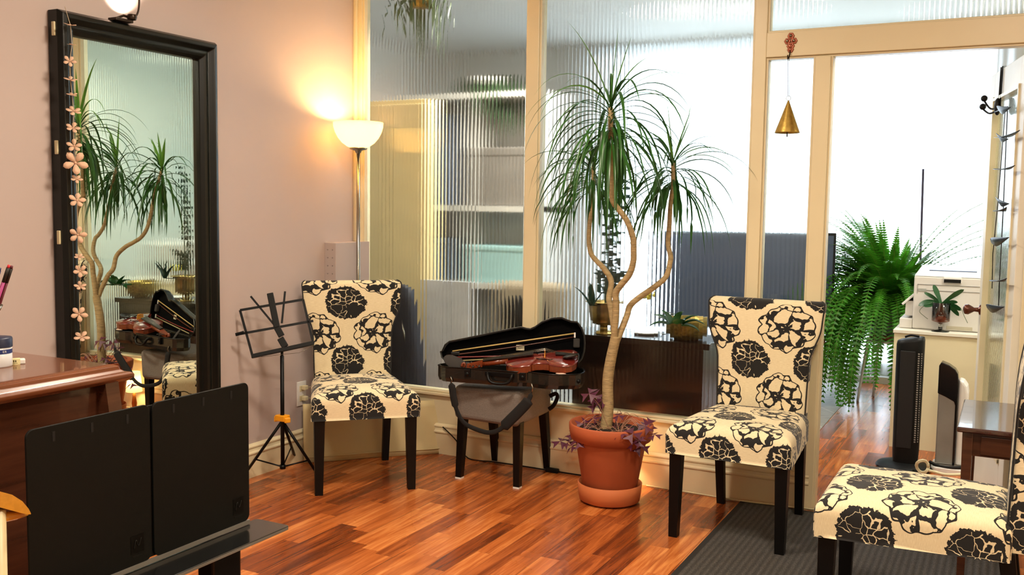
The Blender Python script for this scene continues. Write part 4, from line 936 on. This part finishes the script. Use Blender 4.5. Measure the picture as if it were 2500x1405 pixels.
# ================================================================== CONDUCTOR STAND
t=thing('conductor_stand','big black plastic folding music desk in the foreground','music stand',(1.80,-3.14,0))
XS=1.76
def rr(y0,y1,z0,z1,r,n=6):
    o=[]
    for cy,cz,a0 in ((y1-r,z1-r,0),(y0+r,z1-r,90),(y0+r,z0+r,180),(y1-r,z0+r,270)):
        for k in range(n+1): a=math.radians(a0+90*k/n); o.append((cy+r*math.cos(a),cz+r*math.sin(a)))
    return o
YZ=Matrix(((0,0,1,0),(1,0,0,0),(0,1,0,0),(0,0,0,1)))
DP=M('desk_plastic','#060807',.5,var=.15,bs=.15,bscale=1200,spec=.22)
for y0,y1 in ((-3.447,-3.146),(-3.138,-2.834)):
    b=MB(); b.prism(rr(y0,y1,.618,.971,.016),XS-.004,XS+.002,T=YZ); pn=b.build('desk_panel',DP,t,bevel=.0012)
    for k in range(3):
        yy=y0+(y1-y0)*(.20,.5,.80)[k]; b=MB(); b.box((XS+.0022,yy,.948),(.0016,.006,.020)); b.build('slot',M('slot_black','#020202',.8),pn)
    b=MB(); b.box((XS+.0022,y1-.040,.665),(.0012,.036,.040)); lg=b.build('logo_plate',M('logo_gloss','#030404',.4,spec=.2),pn)
    b=MB(); cyy=y1-.040
    b.tube(smooth_path([(XS+.0034,cyy-.010,.655),(XS+.0034,cyy-.004,.674),(XS+.0034,cyy+.002,.660),(XS+.0034,cyy+.010,.676)]),.0012,6); b.box((XS+.0022,y1-.040,.638),(.0010,.028,.0035)); b.build('emblem',M('logo_grey','#0a0c0b',.45,spec=.25),lg)
b=MB(); b.bx(XS-.010,XS-.004,-3.20,-3.08,.62,.965); b.build('hinge_strip',BLKMAT,t)
b=MB(); b.bx(XS-.002,XS+.0035,-3.447,-2.834,.608,.618); b.build('panel_foot',M('desk_edge_grey','#6d6a64',.3),t)
b=MB(); b.prism(rr(XS-.015,XS+.098,-3.50,-2.79,.014),.596,.606,T=Matrix(((1,0,0,0),(0,1,0,0),(0,0,1,0),(0,0,0,1)))); b.build('tray',M('tray_black','#101111',.18,coat=.4),t,bevel=.003)
b=MB(); b.bx(XS+.0965,XS+.0985,-3.48,-2.80,.598,.604); b.build('tray_edge',M('desk_edge_grey','#6d6a64',.3),t)
q0=at(500,1360,'x',1.80); q1=at(571,1360,'x',1.80)
b=MB(); b.bx(1.775,1.825,q0.y,q1.y,.04,.596); b.build('post',BLACK,t,bevel=.006)
b=MB(); b.bx(1.60,2.0,(q0.y+q1.y)/2-.025,(q0.y+q1.y)/2+.025,0,.04); b.bx(1.775,1.825,-3.40,q1.y,.0,.04); b.build('foot',BLACK,t,bevel=.006)
b=MB(); b.bx(1.775,1.825,-3.46,-3.40,.04,.596); b.build('post',BLACK,t,bevel=.006)
# ================================================================== WOODEN CHAIR at left edge
OAK=M('yellow_lacquered_wood','#c48a2c',.25,var=.12,scale=8,coat=.5,stretch=(2,10,10)); OAKP=M('pale_chair_post','#cbb98e',.4)
t=thing('wooden_armchair','yellow lacquered wooden chair showing only its curved top rail','chair',(1.80,-3.75,0))
XW=1.90
tp=[at(u,v,'x',XW) for u,v in [(-90,1190),(-40,1190),(0,1201),(30,1209),(55,1225),(70,1243),(76,1255)]]
bt=[at(u,v,'x',XW) for u,v in [(-90,1228),(-40,1228),(0,1240),(30,1248),(52,1254),(66,1257),(75,1257)]]
b=MB(); vs=[]
for a_,c_ in zip(tp,bt):
    vs+=[a_,c_,Vector((c_.x-.03,c_.y,c_.z+.002)),Vector((a_.x-.03,a_.y,a_.z))]
n=len(tp); fs=[(4*i+k,4*i+(k+1)%4,4*(i+1)+(k+1)%4,4*(i+1)+k) for i in range(n-1) for k in range(4)]+[(0,1,2,3),tuple(4*(n-1)+k for k in (3,2,1,0))]
b.add(vs,fs); b.build('top_rail',OAK,t,bevel=.004)
lo=[at(u,v,'x',XW-.02) for u,v in [(-90,1290),(0,1266),(35,1260),(66,1254)]]
b=MB(); b.tube(lo,[.010,.010,.009,.005],8); b.build('lower_rail',OAK,t)
q=at(-8,1300,'x',XW-.02); b=MB(); b.tube([(q.x,q.y,q.z+.04),(q.x-.01,q.y,.45),(q.x-.0,q.y,0)],[.016,.018,.014],12); b.build('leg',OAKP,t)
b=MB(); b.tube([(q.x-.42,q.y,0),(q.x-.42,q.y,.45)],.017,12); b.build('leg',OAKP,t)
b=MB(); b.tube([(q.x,q.y-.42,0),(q.x,q.y-.42,q.z+.04)],.017,12); b.build('leg',OAKP,t)
b=MB(); b.tube([(q.x-.42,q.y-.42,0),(q.x-.42,q.y-.42,.45)],.017,12); b.build('leg',OAKP,t)
b=MB(); b.bx(q.x-.44,q.x+.01,q.y-.44,q.y+.01,.44,.47); b.build('seat',OAK,t,bevel=.01)
# ================================================================== FRONT ROOM FURNITURE
# long dark dresser right behind the reeded glass
t=thing('dark_cabinet','low dark wood cabinet right behind the ribbed glass of the second pane','cabinet',(1.76,.27,0))
b=MB(); b.bx(1.34,2.12,.058,.42,.71,.742); b.build('cabinet_top',M('espresso','#1f110e',.3,coat=.3),t,bevel=.003)
b=MB(); b.bx(1.37,2.09,.07,.41,.0,.71); b.build('cabinet_body',M('espresso','#1f110e',.3,coat=.3),t)
t=thing('brass_goblet_planter','brass goblet planter with a tall leafy twig behind the glass','planter',(1.520,.145,.742))
c=Vector((1.520,.145,.742))
MB().lathe([(0,0),(.052,0),(.054,.006),(.03,.018),(.020,.034),(.022,.045),(.06,.056),(.074,.072),(.076,.11),(.078,.155),(.088,.166),(.100,.172),(.099,.176),(.085,.170),(.072,.15),(0,.145)],c,seg=40).build('goblet',BRASS,t)
b=MB(); b.keepn=True; bs=MB(); rt_=random.Random(5)
for k in range(9):
    a=rt_.uniform(0,6.28); H_=rt_.uniform(.35,.78) if k<4 else rt_.uniform(.15,.3); sx=rt_.uniform(-.05,.12); sy=rt_.uniform(-.03,.08)
    pts=smooth_path([c+Vector((0,0,.145)),c+Vector((sx*.4,sy*.5,.145+H_*.5)),c+Vector((sx,sy,.145+H_))],6); bs.tube(pts,.0018,5)
    for i in range(5,len(pts)):
        for s in (-1,1):
            d=Vector((s*rt_.uniform(.5,1),rt_.uniform(-.4,.4),rt_.uniform(.1,.6))); blade(b,pts[i]+Vector((0,0,0)),d,.001,1,.001,1) if False else None
            p=pts[i]; d.normalize(); e=d.cross(Vector((0,1,0))).normalized(); L_=.040
            b.add([p,p+d*L_*.5+e*.011,p+d*L_,p+d*L_*.5-e*.011],[(0,1,2,3)])
bs.build('twig',leafmat('twig_green','#35503a',.1),t); b.build('leaves',leafmat('dark_small_leaf','#1f3d34',.2),t)
b=MB(); b.keepn=True
for a in (.3,1.7,3.2,4.9): blade(b,c+Vector((.0,0,.15)),(math.cos(a)*.5,math.sin(a)*.3,1.),.16,3,.014,8)
b.build('low_leaves',leafmat('dark_small_leaf','#1f3d34',.2),t)
t=thing('brass_bowl_planter','round hammered brass bowl with thick green leaves behind the glass','planter',(1.968,.175,.742))
c=Vector((1.968,.175,.742))
MB().lathe([(0,0),(.06,0),(.085,.012),(.106,.04),(.112,.07),(.110,.10),(.106,.115),(.101,.113),(.10,.095),(0,.095)],c,seg=40).build('bowl',OLDBRASS,t)
b=MB(); b.keepn=True; OR_=leafmat('orchid_leaf','#245428',.2,.3,.2)
for a,e,L_ in ((2.9,.85,.12),(2.6,1.1,.10),(.2,.7,.14),(.5,.9,.12),(3.6,.4,.12),(5.2,.6,.1),(1.3,.8,.12),(.0,.3,.11)): blade(b,c+Vector((.03*math.cos(a)*(1 if a<1 else .6),0,.095)),(math.cos(a)*math.cos(e),math.sin(a)*math.cos(e)*.5,math.sin(e)),L_,5,.026,8)
b.build('leaves',OR_,t)
b=MB(); b.tube(smooth_path([c+Vector((-.06,0,.12)),c+Vector((-.11,-.01,.135)),c+Vector((-.145,-.02,.10)),c+Vector((-.15,-.02,.09))]),.003,6); b.tube(smooth_path([c+Vector((-.09,-.04,.03)),c+Vector((-.12,-.05,.02)),c+Vector((-.125,-.05,.012))]),.0025,6); b.build('air_root',M('root_grey','#6d7468',.7),t)
b=MB(); b.lathe([(0,0),(.055,0),(.075,.012),(.072,.014),(.05,.006),(0,.006)],(1.72,.25,.742)); tag(rebase(b.build('white_saucer',WHITE),(1.72,.25,.742)),'white saucer on the dark cabinet between the two brass planters','saucer')
t=thing('yellow_flower','yellow flower on a thin stem behind the ribbed glass','flower',(1.72,.25,.75)); b=MB(); b.tube([(1.72,.25,.75),(1.725,.25,.95)],.0015,5); b.build('flower_stem',leafmat('twig_green','#35503a',.1),t)
b=MB()
for k in range(7): a=k*.9; b.sphere((1.725+.018*math.cos(a),.25+.01*math.sin(a),.955+.014*math.sin(a*2)),.012,8)
b.build('blossom',M('yellow_petal','#d8c93a',.6),t)
# navy instrument bag behind the first pane
NAVY=M('navy_nylon','#141a2c',.6,var=.3,scale=10)
t=thing('navy_instrument_bag','dark navy soft instrument bag standing behind the first glass pane','bag',(.32,.16,0))
b=MB(); rows_=[(0,.22,.06),(.25,.215,.06),(.45,.19,.06),(.6,.165,.055),(.75,.135,.05),(.86,.115,.045),(.92,.10,.03),(.945,.05,.02)]
def bg(i,j):
    z,w_,d_=rows_[j]; a=2*math.pi*i/24; cs,sn=math.cos(a),math.sin(a); return (.205+math.copysign(abs(cs)**.6,cs)*w_*.95,.12+math.copysign(abs(sn)**.6,sn)*d_,z)
b.grid(bg,24,len(rows_),wrap=True); nl=len(rows_)-1; b.add([bg(i,nl) for i in range(24)],[tuple(range(24))]); b.build('bag_body',NAVY,t)
b=MB(); b.tube([(.30,.058,.3),(.29,.062,.6),(.26,.072,.8)],.003,6); b.build('zip',CHROME,t)
YEL=M('cream_yellow_cabinet','#f0deaa',.45,var=.04)
t=thing('cream_wardrobe','tall cream yellow wardrobe seen blurred through the first glass pane','wardrobe',(-.16,.85,0))
b=MB(); b.bx(-.50,.13,.56,.70,0.0,2.09); b.build('wardrobe_body',YEL,t,bevel=.006)
for x0,x1 in ((-.49,-.190),(-.180,.12)): b=MB(); b.bx(x0,x1,.545,.56,.04,2.06); b.build('wardrobe_door',YEL,t,bevel=.004)
def leafy(name,label,c,n,L,seed,mt,wd=.012,droop=5,elev=(-.2,1.1),pot=None,cat='potted plant'):
    t=thing(name,label,cat,c); R=random.Random(seed); b=MB(); b.keepn=True; c=Vector(c)
    if pot: MB().lathe([(0,0),(pot*.75,0),(pot,pot*1.5),(pot*.92,pot*1.5),(pot*.9,pot*1.3),(0,pot*1.3)],c).build('pot',OLDBRASS if seed%2 else WHITE,t); top=c+Vector((0,0,pot*1.3))
    else: top=c
    for i in range(n):
        a=R.uniform(0,6.28); e=R.uniform(*elev); d=Vector((math.cos(a)*math.cos(e),math.sin(a)*math.cos(e),math.sin(e)))
        # keep clear of the room's partition: no clamp in the front room
        p=top.copy(); dd=d.normalized(); pts=[p.copy()]; LL=L*R.uniform(.6,1.1); N=8
        vs=[]
        for k in range(N+1):
            f=k/N; s=dd.cross(Vector((0,0,1))); s=s.normalized() if s.length>.05 else Vector((1,0,0)); w_=wd*math.sin(math.pi*min(1,.12+f*.88))+.0005
            vs+=[p-s*w_,p+s*w_]; dd=(dd+Vector((0,0,-1))*droop*LL/N*(1+f)).normalized(); p=p+dd*LL/N
            if p.y<.05: p.y=.05
        b.add(vs,[(2*k,2*k+1,2*k+3,2*k+2) for k in range(N)],smooth=True)
    b.build('leaves',mt,t); return t
GL=leafmat('blurred_green','#3f5f3c',.25); GL3=leafmat('hanging_green','#4a5a38',.3)
t=leafy('hanging_plant','dark grassy hanging plant high up behind the first glass pane',(.27,.24,2.58),38,.42,31,GL3,.007,7,(-.6,.8),.07,'hanging plant')
b=MB(); 
for a in (0,2.1,4.2): b.tube([(.27+.06*math.cos(a),.24+.06*math.sin(a),2.68),(.27,.24,CEIL)],.0015,4)
b.build('hanger_cord',ST,t)
# things seen blurred through the first pane
leafy('trailing_plant','green trailing plant on top of the tall white shelf unit behind the first pane',(.12,1.36,2.20),34,.50,12,GL,.03,6,(-.2,.9),.08)
t=thing('tall_shelf_unit','tall open white shelf unit holding plants and boxes behind the first pane',"shelf unit",(.02,1.4,0))
for z in (.30,.84,1.38,2.16): b=MB(); b.bx(-.55,.60,1.2,1.6,z,z+.04); b.build('shelf_board',WHITE,t)
for x in (-.55,.0,.57): b=MB(); b.bx(x,x+.03,1.2,1.6,0,2.16); b.build('upright',WHITE,t)
b=MB(); b.bx(-.55,.60,1.59,1.6,0,2.16); b.build('back_panel',M('pale_back','#e8e9ee',.7),t)
for x0,x1,z,h,c_,lab in ((-.50,-.28,1.42,.66,'#b4c6e6','tall pale blue box'),(.06,.54,1.42,.40,'#857f7a','wide brown box'),(-.50,-.20,.88,.30,'#92a6bd','grey blue box'),(.05,.56,.88,.26,'#a8d2d6','wide teal box'),(-.48,-.1,.34,.3,'#c9ccd2','pale grey box')):
    b=MB(); b.bx(x0,x1,1.24,1.55,z,z+h); b.bx(x0-.005,x1+.005,1.235,1.555,z+h*.85,z+h+.004); o=b.build('storage_box',M('box_'+c_[1:],c_,.6),bevel=.01); rebase(o,((x0+x1)/2,1.4,z)); tag(o,lab+' on the tall white shelf unit behind the first pane','storage box')
t=thing('pale_screen','pale grey blue folding screen standing low behind the first pane','folding screen',(.33,.45,0))
b=MB(); b.bx(.17,.34,.45,.47,.02,.95); b.build('panel',M('screen_pale','#e2e6f0',.7),t); b=MB(); b.bx(.345,.52,.455,.475,.02,.95); b.build('panel',M('screen_pale','#e2e6f0',.7),t)
t=thing('patterned_armchair','low armchair in black and cream print behind the first glass pane','armchair',(.62,.95,0))
b=MB(); b.bx(.36,.86,.72,1.16,.24,.46); b.build('seat',FAB,t,bevel=.04,bseg=4)
b=MB(); b.bx(.36,.86,1.02,1.17,.30,.92); b.build('backrest',M('taupe_fabric','#a39682',.9),t,bevel=.05,bseg=4)
b=MB(); b.sphere((.62,.96,.70),.14,16,(1,.35,1)); b.build('cushion',BLKMAT,t)
for x in (.40,.82):
    for y in (.76,1.12): b=MB(); b.box((x,y,.12),(.04,.04,.24)); b.build('leg',LEG,t)
# television
t=thing('television','dark blue grey television screen seen from the side beyond the doorway post','television',(1.75,2.3,.55))
TV=M('tv_screen','#37465f',.55,var=.3,scale=2); ang=math.atan2(2.55-2.0,2.30-1.18)
TT=Matrix.Translation((1.76,2.28,0))@Matrix.Rotation(ang,4,'Z')
b=MB(); b.box((0,0,.91),(1.24,.04,.70),T=TT); b.build('screen_body',BLKMAT,t,bevel=.006); b=MB(); b.box((0,-.021,.91),(1.20,.003,.66),T=TT); b.build('screen',TV,t)
b=MB(); b.box((0,.02,.53),(.30,.2,.03),T=TT); b.box((0,.02,.54),(.06,.03,.12),T=TT); b.build('stand',BLKMAT,t)
t=thing('tv_bench','low dark bench under the television','bench',(1.76,2.4,0))
b=MB(); b.box((0,.1,.49),(1.1,.36,.04),T=TT); b.build('bench_top',MAHOGD,t)
for sx in (-.5,.5): b=MB(); b.box((sx,.1,.24),(.04,.32,.47),T=TT); b.build('side_panel',MAHOGD,t)
# ---------------- printer cabinet, printer
t=thing('white_cabinet','white cabinet holding the printer beyond the doorway','cabinet',(3.15,1.8,0))
b=MB(); b.bx(2.842,3.72,1.50,2.02,0.0,.695); b.build('cabinet_body',M('cream_laminate','#d5cba8',.5,var=.02),t)
b=MB(); b.bx(2.836,3.73,1.49,2.03,.695,.715); b.build('cabinet_top',M('white_laminate','#dad6c8',.4,var=.02),t,bevel=.002)
t=thing('printer','white laser printer standing on the white cabinet','printer',(3.1,1.8,.715))
PW_=M('printer_white','#d0ccc6',.45,var=.02); GR=M('printer_grey','#6f7078',.4)
b=MB(); z0=.717
b.hexa([(2.930,1.60,z0),(3.315,1.60,z0),(3.315,1.98,z0),(2.930,1.98,z0),(2.930,1.60,1.035),(3.315,1.60,1.035),(3.315,1.98,1.06),(2.930,1.98,1.06)]); b.build('printer_body',PW_,t,bevel=.008)
b=MB(); b.hexa([(2.930,1.60,1.036),(3.315,1.60,1.036),(3.315,1.98,1.062),(2.930,1.98,1.062),(2.945,1.64,1.062),(3.315,1.64,1.062),(3.315,1.97,1.085),(2.945,1.97,1.085)]); b.build('top_cover',WHITE,t,bevel=.003)
b=MB(); b.box((3.135,1.70,1.068),(.26,.03,.004),rot=Matrix.Rotation(.06,3,'X')); b.build('paper_slot',M('slot_blue','#2b3a56',.4),t)
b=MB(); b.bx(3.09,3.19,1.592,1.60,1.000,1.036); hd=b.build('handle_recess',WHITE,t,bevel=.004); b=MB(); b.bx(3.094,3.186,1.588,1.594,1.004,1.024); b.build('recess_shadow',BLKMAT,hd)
b=MB()
for a in ((2.95,3.315,.986,.9875),(2.95,3.315,.952,.953),(2.95,2.951,.93,.9875)): b.bx(a[0],a[1],1.597,1.601,a[2],a[3])
b.build('panel_seam',GR,t)
b=MB(); b.bx(2.955,3.0,1.597,1.601,.945,.962); b.build('badge',M('badge_grey','#a5a7a0',.4),t)
b=MB(); b.bx(3.12,3.26,1.597,1.602,.725,.745); b.build('tray_grip',M('grip_beige','#b5ad98',.5),t)
t2=t
b=MB(); b.hexa([(2.862,1.62,.862),(2.872,1.62,.852),(2.935,1.62,.915),(2.925,1.62,.925),(2.862,1.90,.862),(2.872,1.90,.852),(2.935,1.90,.915),(2.925,1.90,.925)]); b.build('side_tray',WHITE,t,bevel=.003)
b=MB(); b.bx(2.885,2.93,1.63,1.90,.79,.88); b.bx(2.858,2.93,1.60,1.95,.717,.775); b.build('side_unit',PW_,t,bevel=.004)
# vase orchid
c=Vector((3.09,1.545,.715)); t=thing('orchid_vase','orchid in a footed glass vase in front of the printer','potted plant',c)
MB().lathe([(0,0),(.048,0),(.050,.003),(.012,.012),(.010,.04),(.012,.05),(.040,.060),(.050,.064),(.050,.172),(.0465,.172),(.0465,.068),(0,.064)],c,seg=40).build('glass_vase',GLASS,t)
MB().lathe([(0,.0655),(.0455,.0655),(.0455,.100),(0,.100)],c,seg=32).build('red_gravel',M('brick_gravel','#9c4a30',.9,var=.3,scale=300,bs=.8,bscale=300),t)
MB().lathe([(0,.1005),(.0455,.1005),(.0455,.160),(0,.160)],c,seg=32).build('pebbles',M('grey_pebble','#a79a94',.9,var=.4,scale=260,bs=.8,bscale=260),t)
b=MB(); b.keepn=True
def spoon(b,p,a,e,L_,wd,dr,fy=.5):
    d=Vector((math.cos(a)*math.cos(e),math.sin(a)*math.cos(e)*fy,math.sin(e))).normalized(); p=Vector(p); N=12; vs=[]
    for k in range(N+1):
        f=k/N; s=d.cross(Vector((0,0,1))); s=s.normalized() if s.length>.05 else Vector((1,0,0)); up=s.cross(d)
        s=(s*.55+up*.85).normalized(); w_=wd*(.35+.65*min(1,f*1.6))*math.sqrt(max(0,1-max(0,(f-.6)/.4)**2))+.0006
        vs+=[p-s*w_,p+Vector((0,0,-.002)),p+s*w_]; d=(d+Vector((0,0,-1))*dr*L_/N).normalized(); p=p+d*L_/N
    b.add(vs,[(3*k,3*k+1,3*k+4,3*k+3) for k in range(N)]+[(3*k+1,3*k+2,3*k+5,3*k+4) for k in range(N)],smooth=True)
tp_=c+Vector((0,0,.162))
for a,e,L_,wd,dr in ((3.3,1.2,.125,.017,1.5),(3.0,.50,.135,.018,9),(2.8,.75,.12,.012,4),(.05,.80,.150,.017,2.0),(.1,.25,.115,.017,9),(-.2,.0,.12,.017,10),(3.3,.10,.10,.016,5),(.2,.5,.09,.014,7)): spoon(b,tp_,a,e,L_,wd,dr,.4)
b.build('leaves',leafmat('orchid_leaf_dark','#23502a',.15,.3,.2),t)
b=MB(); b.tube(smooth_path([c+Vector((-.04,0,.172)),c+Vector((-.085,0,.155)),c+Vector((-.118,0,.115)),c+Vector((-.09,0,.085)),c+Vector((-.07,0,.07))]),.0018,5); b.tube(smooth_path([c+Vector((.05,0,.168)),c+Vector((.10,0,.15)),c+Vector((.125,0,.10)),c+Vector((.145,0,.06))]),.0018,5); b.build('air_root',M('root_green','#56624a',.7),t)
# tower fan
c=Vector((2.975,1.04,0)); t=thing('tower_fan','tall black tower fan on a round base in front of the white cabinet','fan',c)
MB().lathe([(0,0),(.152,0),(.155,.006),(.145,.018),(.075,.034),(.0,.036)],c,seg=48).build('base',BLKMAT,t)
b=MB(); N=28
def tf(i,j):
    z=[.03,.10,.35,.65,.705,.722,.726][j]; k=[.92,.97,1,1.02,1.02,.96,.80][j]; a=2*math.pi*i/N; cs,sn=math.cos(a),math.sin(a); x=math.copysign(abs(cs)**.7,cs)*.071*k; y=math.copysign(abs(sn)**.7,sn)*.062*k
    return (c.x+x,c.y+y,z+(0.014*x/.07 if z>.6 else 0))
b.grid(tf,N,7,wrap=True); b.add([tf(i,6) for i in range(N)],[tuple(range(N))]); b.build('tower_body',BLKMAT,t)
b=MB()
for k in range(40): b.box((c.x+.048,c.y-.0580,.16+.0125*k),(.0085,.004,.006)); b.box((c.x+.062,c.y-.045,.16+.0125*k),(.004,.006,.006))
b.build('side_vents',M('vent_light','#9a948c',.6),t)
b=MB(); b.bx(c.x-.045,c.x+.030,c.y-.066,c.y-.058,.12,.66); b.build('grille',M('grille_black','#08080a',.6),t,bevel=.003)
b=MB(); b.tube(smooth_path([(c.x-.03,c.y,.73),(c.x,c.y-.01,.742),(c.x+.04,c.y,.738)]),.006,8); b.build('carry_handle',BLKMAT,t)
b=MB()
for r in (.030,.034,.026):
    b.tube([(c.x+.098+r*math.cos(a*.5236),c.y-.13+.01*math.sin(a*1.1),.048+r*1.1*math.sin(a*.5236)) for a in range(13)],.0045,6)
b.tube(smooth_path([(c.x+.13,c.y-.13,.03),(c.x+.17,c.y-.11,.02),(c.x+.22,c.y-.13,.02),(c.x+.30,c.y-.12,.03)]),.009,6)
tag(rebase(b.build('coiled_cord',IVORY),(c.x+.1,c.y-.13,.012)),'coiled ivory power cord between the tower fan and the air purifier','cord')
# air purifier
c=Vector((3.20,1.10,0)); t=thing('air_purifier','slim grey and black air purifier on a white foot beside the tower fan','air purifier',c)
MB_=MB(); MB_.prism(rr(3.108,3.36,c.y-.10,c.y+.10,.03),.0,.032); MB_.build('base',WHITE,t,bevel=.006)
XZ=Matrix(((1,0,0,0),(0,0,-1,0),(0,1,0,0),(0,0,0,1)))
sh=[(3.125,.04),(3.125,.58),(3.135,.60),(3.17,.585),(3.20,.565),(3.212,.545),(3.218,.50),(3.218,.04)]
b=MB(); b.prism(sh,-(c.y+.03),-(c.y-.045),T=Matrix(((1,0,0,0),(0,0,-1,0),(0,1,0,0),(0,0,0,1)))); b.build('front_panel',M('purifier_grey','#8d8a84',.35,.2),t,bevel=.006)
b=MB(); b.prism([(3.122,.43),(3.122,.582),(3.134,.604),(3.172,.590),(3.204,.568),(3.218,.545),(3.224,.50),(3.224,.036),(3.212,.036),(3.212,.37),(3.205,.392),(3.16,.415)],-(c.y+.032),-(c.y-.050),T=XZ); b.build('black_trim',M('gloss_black','#0b0b0d',.15),t,bevel=.004)
b=MB(); b.prism([(3.224,.04),(3.224,.515),(3.25,.505),(3.268,.48),(3.275,.44),(3.272,.04)],-(c.y+.08),-(c.y-.035),T=XZ); b.build('rear_housing',WHITE,t,bevel=.015,bseg=3)
b=MB(); b.tube(smooth_path([(3.10,c.y-.07,.05),(3.15,c.y-.085,.035),(3.22,c.y-.09,.036),(3.29,c.y-.08,.05)]),.009,8); b.build('base_ring',BLKMAT,t)
# fern on stool
c=Vector((2.655,2.95,0)); t=thing('metal_stool','white metal-legged stool carrying the fern','stool',c)
zt=.475
b=MB(); b.tube([(c.x+.145*math.cos(a*.349),c.y+.145*math.sin(a*.349),zt-.012) for a in range(19)],.010,8,cap=False); b.lathe([(0,zt-.02),(.14,zt-.02),(.14,zt-.006),(0,zt-.006)],(c.x,c.y,0)); b.build('seat_ring',WHITE,t)
for a in (3.6,5.2,.6,2.1):
    b=MB(); b.tube(smooth_path([(c.x+.11*math.cos(a),c.y+.11*math.sin(a),zt-.012),(c.x+.145*math.cos(a),c.y+.145*math.sin(a),zt-.04),(c.x+.20*math.cos(a),c.y+.20*math.sin(a),0)]),.010,8); b.build('leg',WHITE,t)
t=thing('potted_fern','huge green Boston fern in a blue grey pot on the stool','fern',(c.x,c.y,zt))
MB().lathe([(0,.0),(.125,0),(.13,.008),(.13,.035),(0,.035)],(c.x,c.y,zt),seg=32).build('wooden_tray',M('copper_tray','#8a4a28',.4,.3),t)
MB().lathe([(0,.036),(.112,.036),(.118,.05),(.138,.262),(.140,.285),(.130,.285),(.126,.25),(0,.25)],(c.x,c.y,zt),seg=40).build('pot',M('blue_grey_glaze','#4e6a6c',.25,var=.35,scale=10),t)
FG=leafmat('fern_green','#458a1e',.45,.45,.45); b=MB(); b.keepn=True; RF=random.Random(2)
top=Vector((c.x,c.y,zt+.27))
def frond(p,a,e,L_,dr,w0):
    d=Vector((math.cos(a)*math.cos(e),math.sin(a)*math.cos(e),math.sin(e))); N=34; p=p.copy(); st=[]
    for k in range(N+1):
        f=k/N; s=d.cross(Vector((0,0,1))); s=s.normalized() if s.length>.08 else Vector((math.sin(a),-math.cos(a),0)); up=s.cross(d)
        st.append((p.copy(),s,d.copy()))
        w_=w0*min(1,.35+f*3)*(1-f**2.2)+.004
        for sg in (-1,1):
            q=(s*sg*.95+d*.30+up*RF.uniform(-.1,.12)-Vector((0,0,.15))).normalized(); h=d*.0085
            b.add([p-h,p+h,p+q*w_*.65+h*.7,p+q*w_,p+q*w_*.65-h*.7],[(0,1,2,3,4)])
        d=(d+Vector((0,0,-1))*dr*L_/N*(.6+f)).normalized(); p=p+d*L_/N
        if p.y>3.70: p.y=3.70
        if p.z<.03: break
    return st
stm=MB(); pairs=[]
NF=430
for i in range(NF):
    a=RF.uniform(0,6.283) if i%3 else RF.uniform(2.5,4.4); k=i/NF
    e=lin(1.35,.15,k)+RF.uniform(-.15,.15); L_=RF.uniform(.60,.85) if k<.30 else RF.uniform(.75,1.25)
    if math.cos(a)>.3: L_*=.70
    elif math.cos(a)>-.2: L_*=.85
    st=frond(top+Vector((.05*math.cos(a),.05*math.sin(a),0)),a,e,L_,lin(1.9,4.4,k)*RF.uniform(.75,1.2),.060)
    stm.tube([q[0] for q in st[::3]],.0016,4)
for a,e,L_ in ((.2,1.2,.85),(.0,1.0,1.0),(.1,.80,.95),(-.2,.9,.9),(-.1,1.15,1.0),(2.8,1.0,.5),(-.3,.7,.9),(-.05,.95,1.15),(.15,1.05,1.1)):
    st=frond(top,a,e,L_,1.0,.050); stm.tube([q[0] for q in st[::3]],.002,4)
b.build('fronds',FG,t); stm.build('frond_stems',leafmat('fern_stem','#6a7a2a',.2),t)
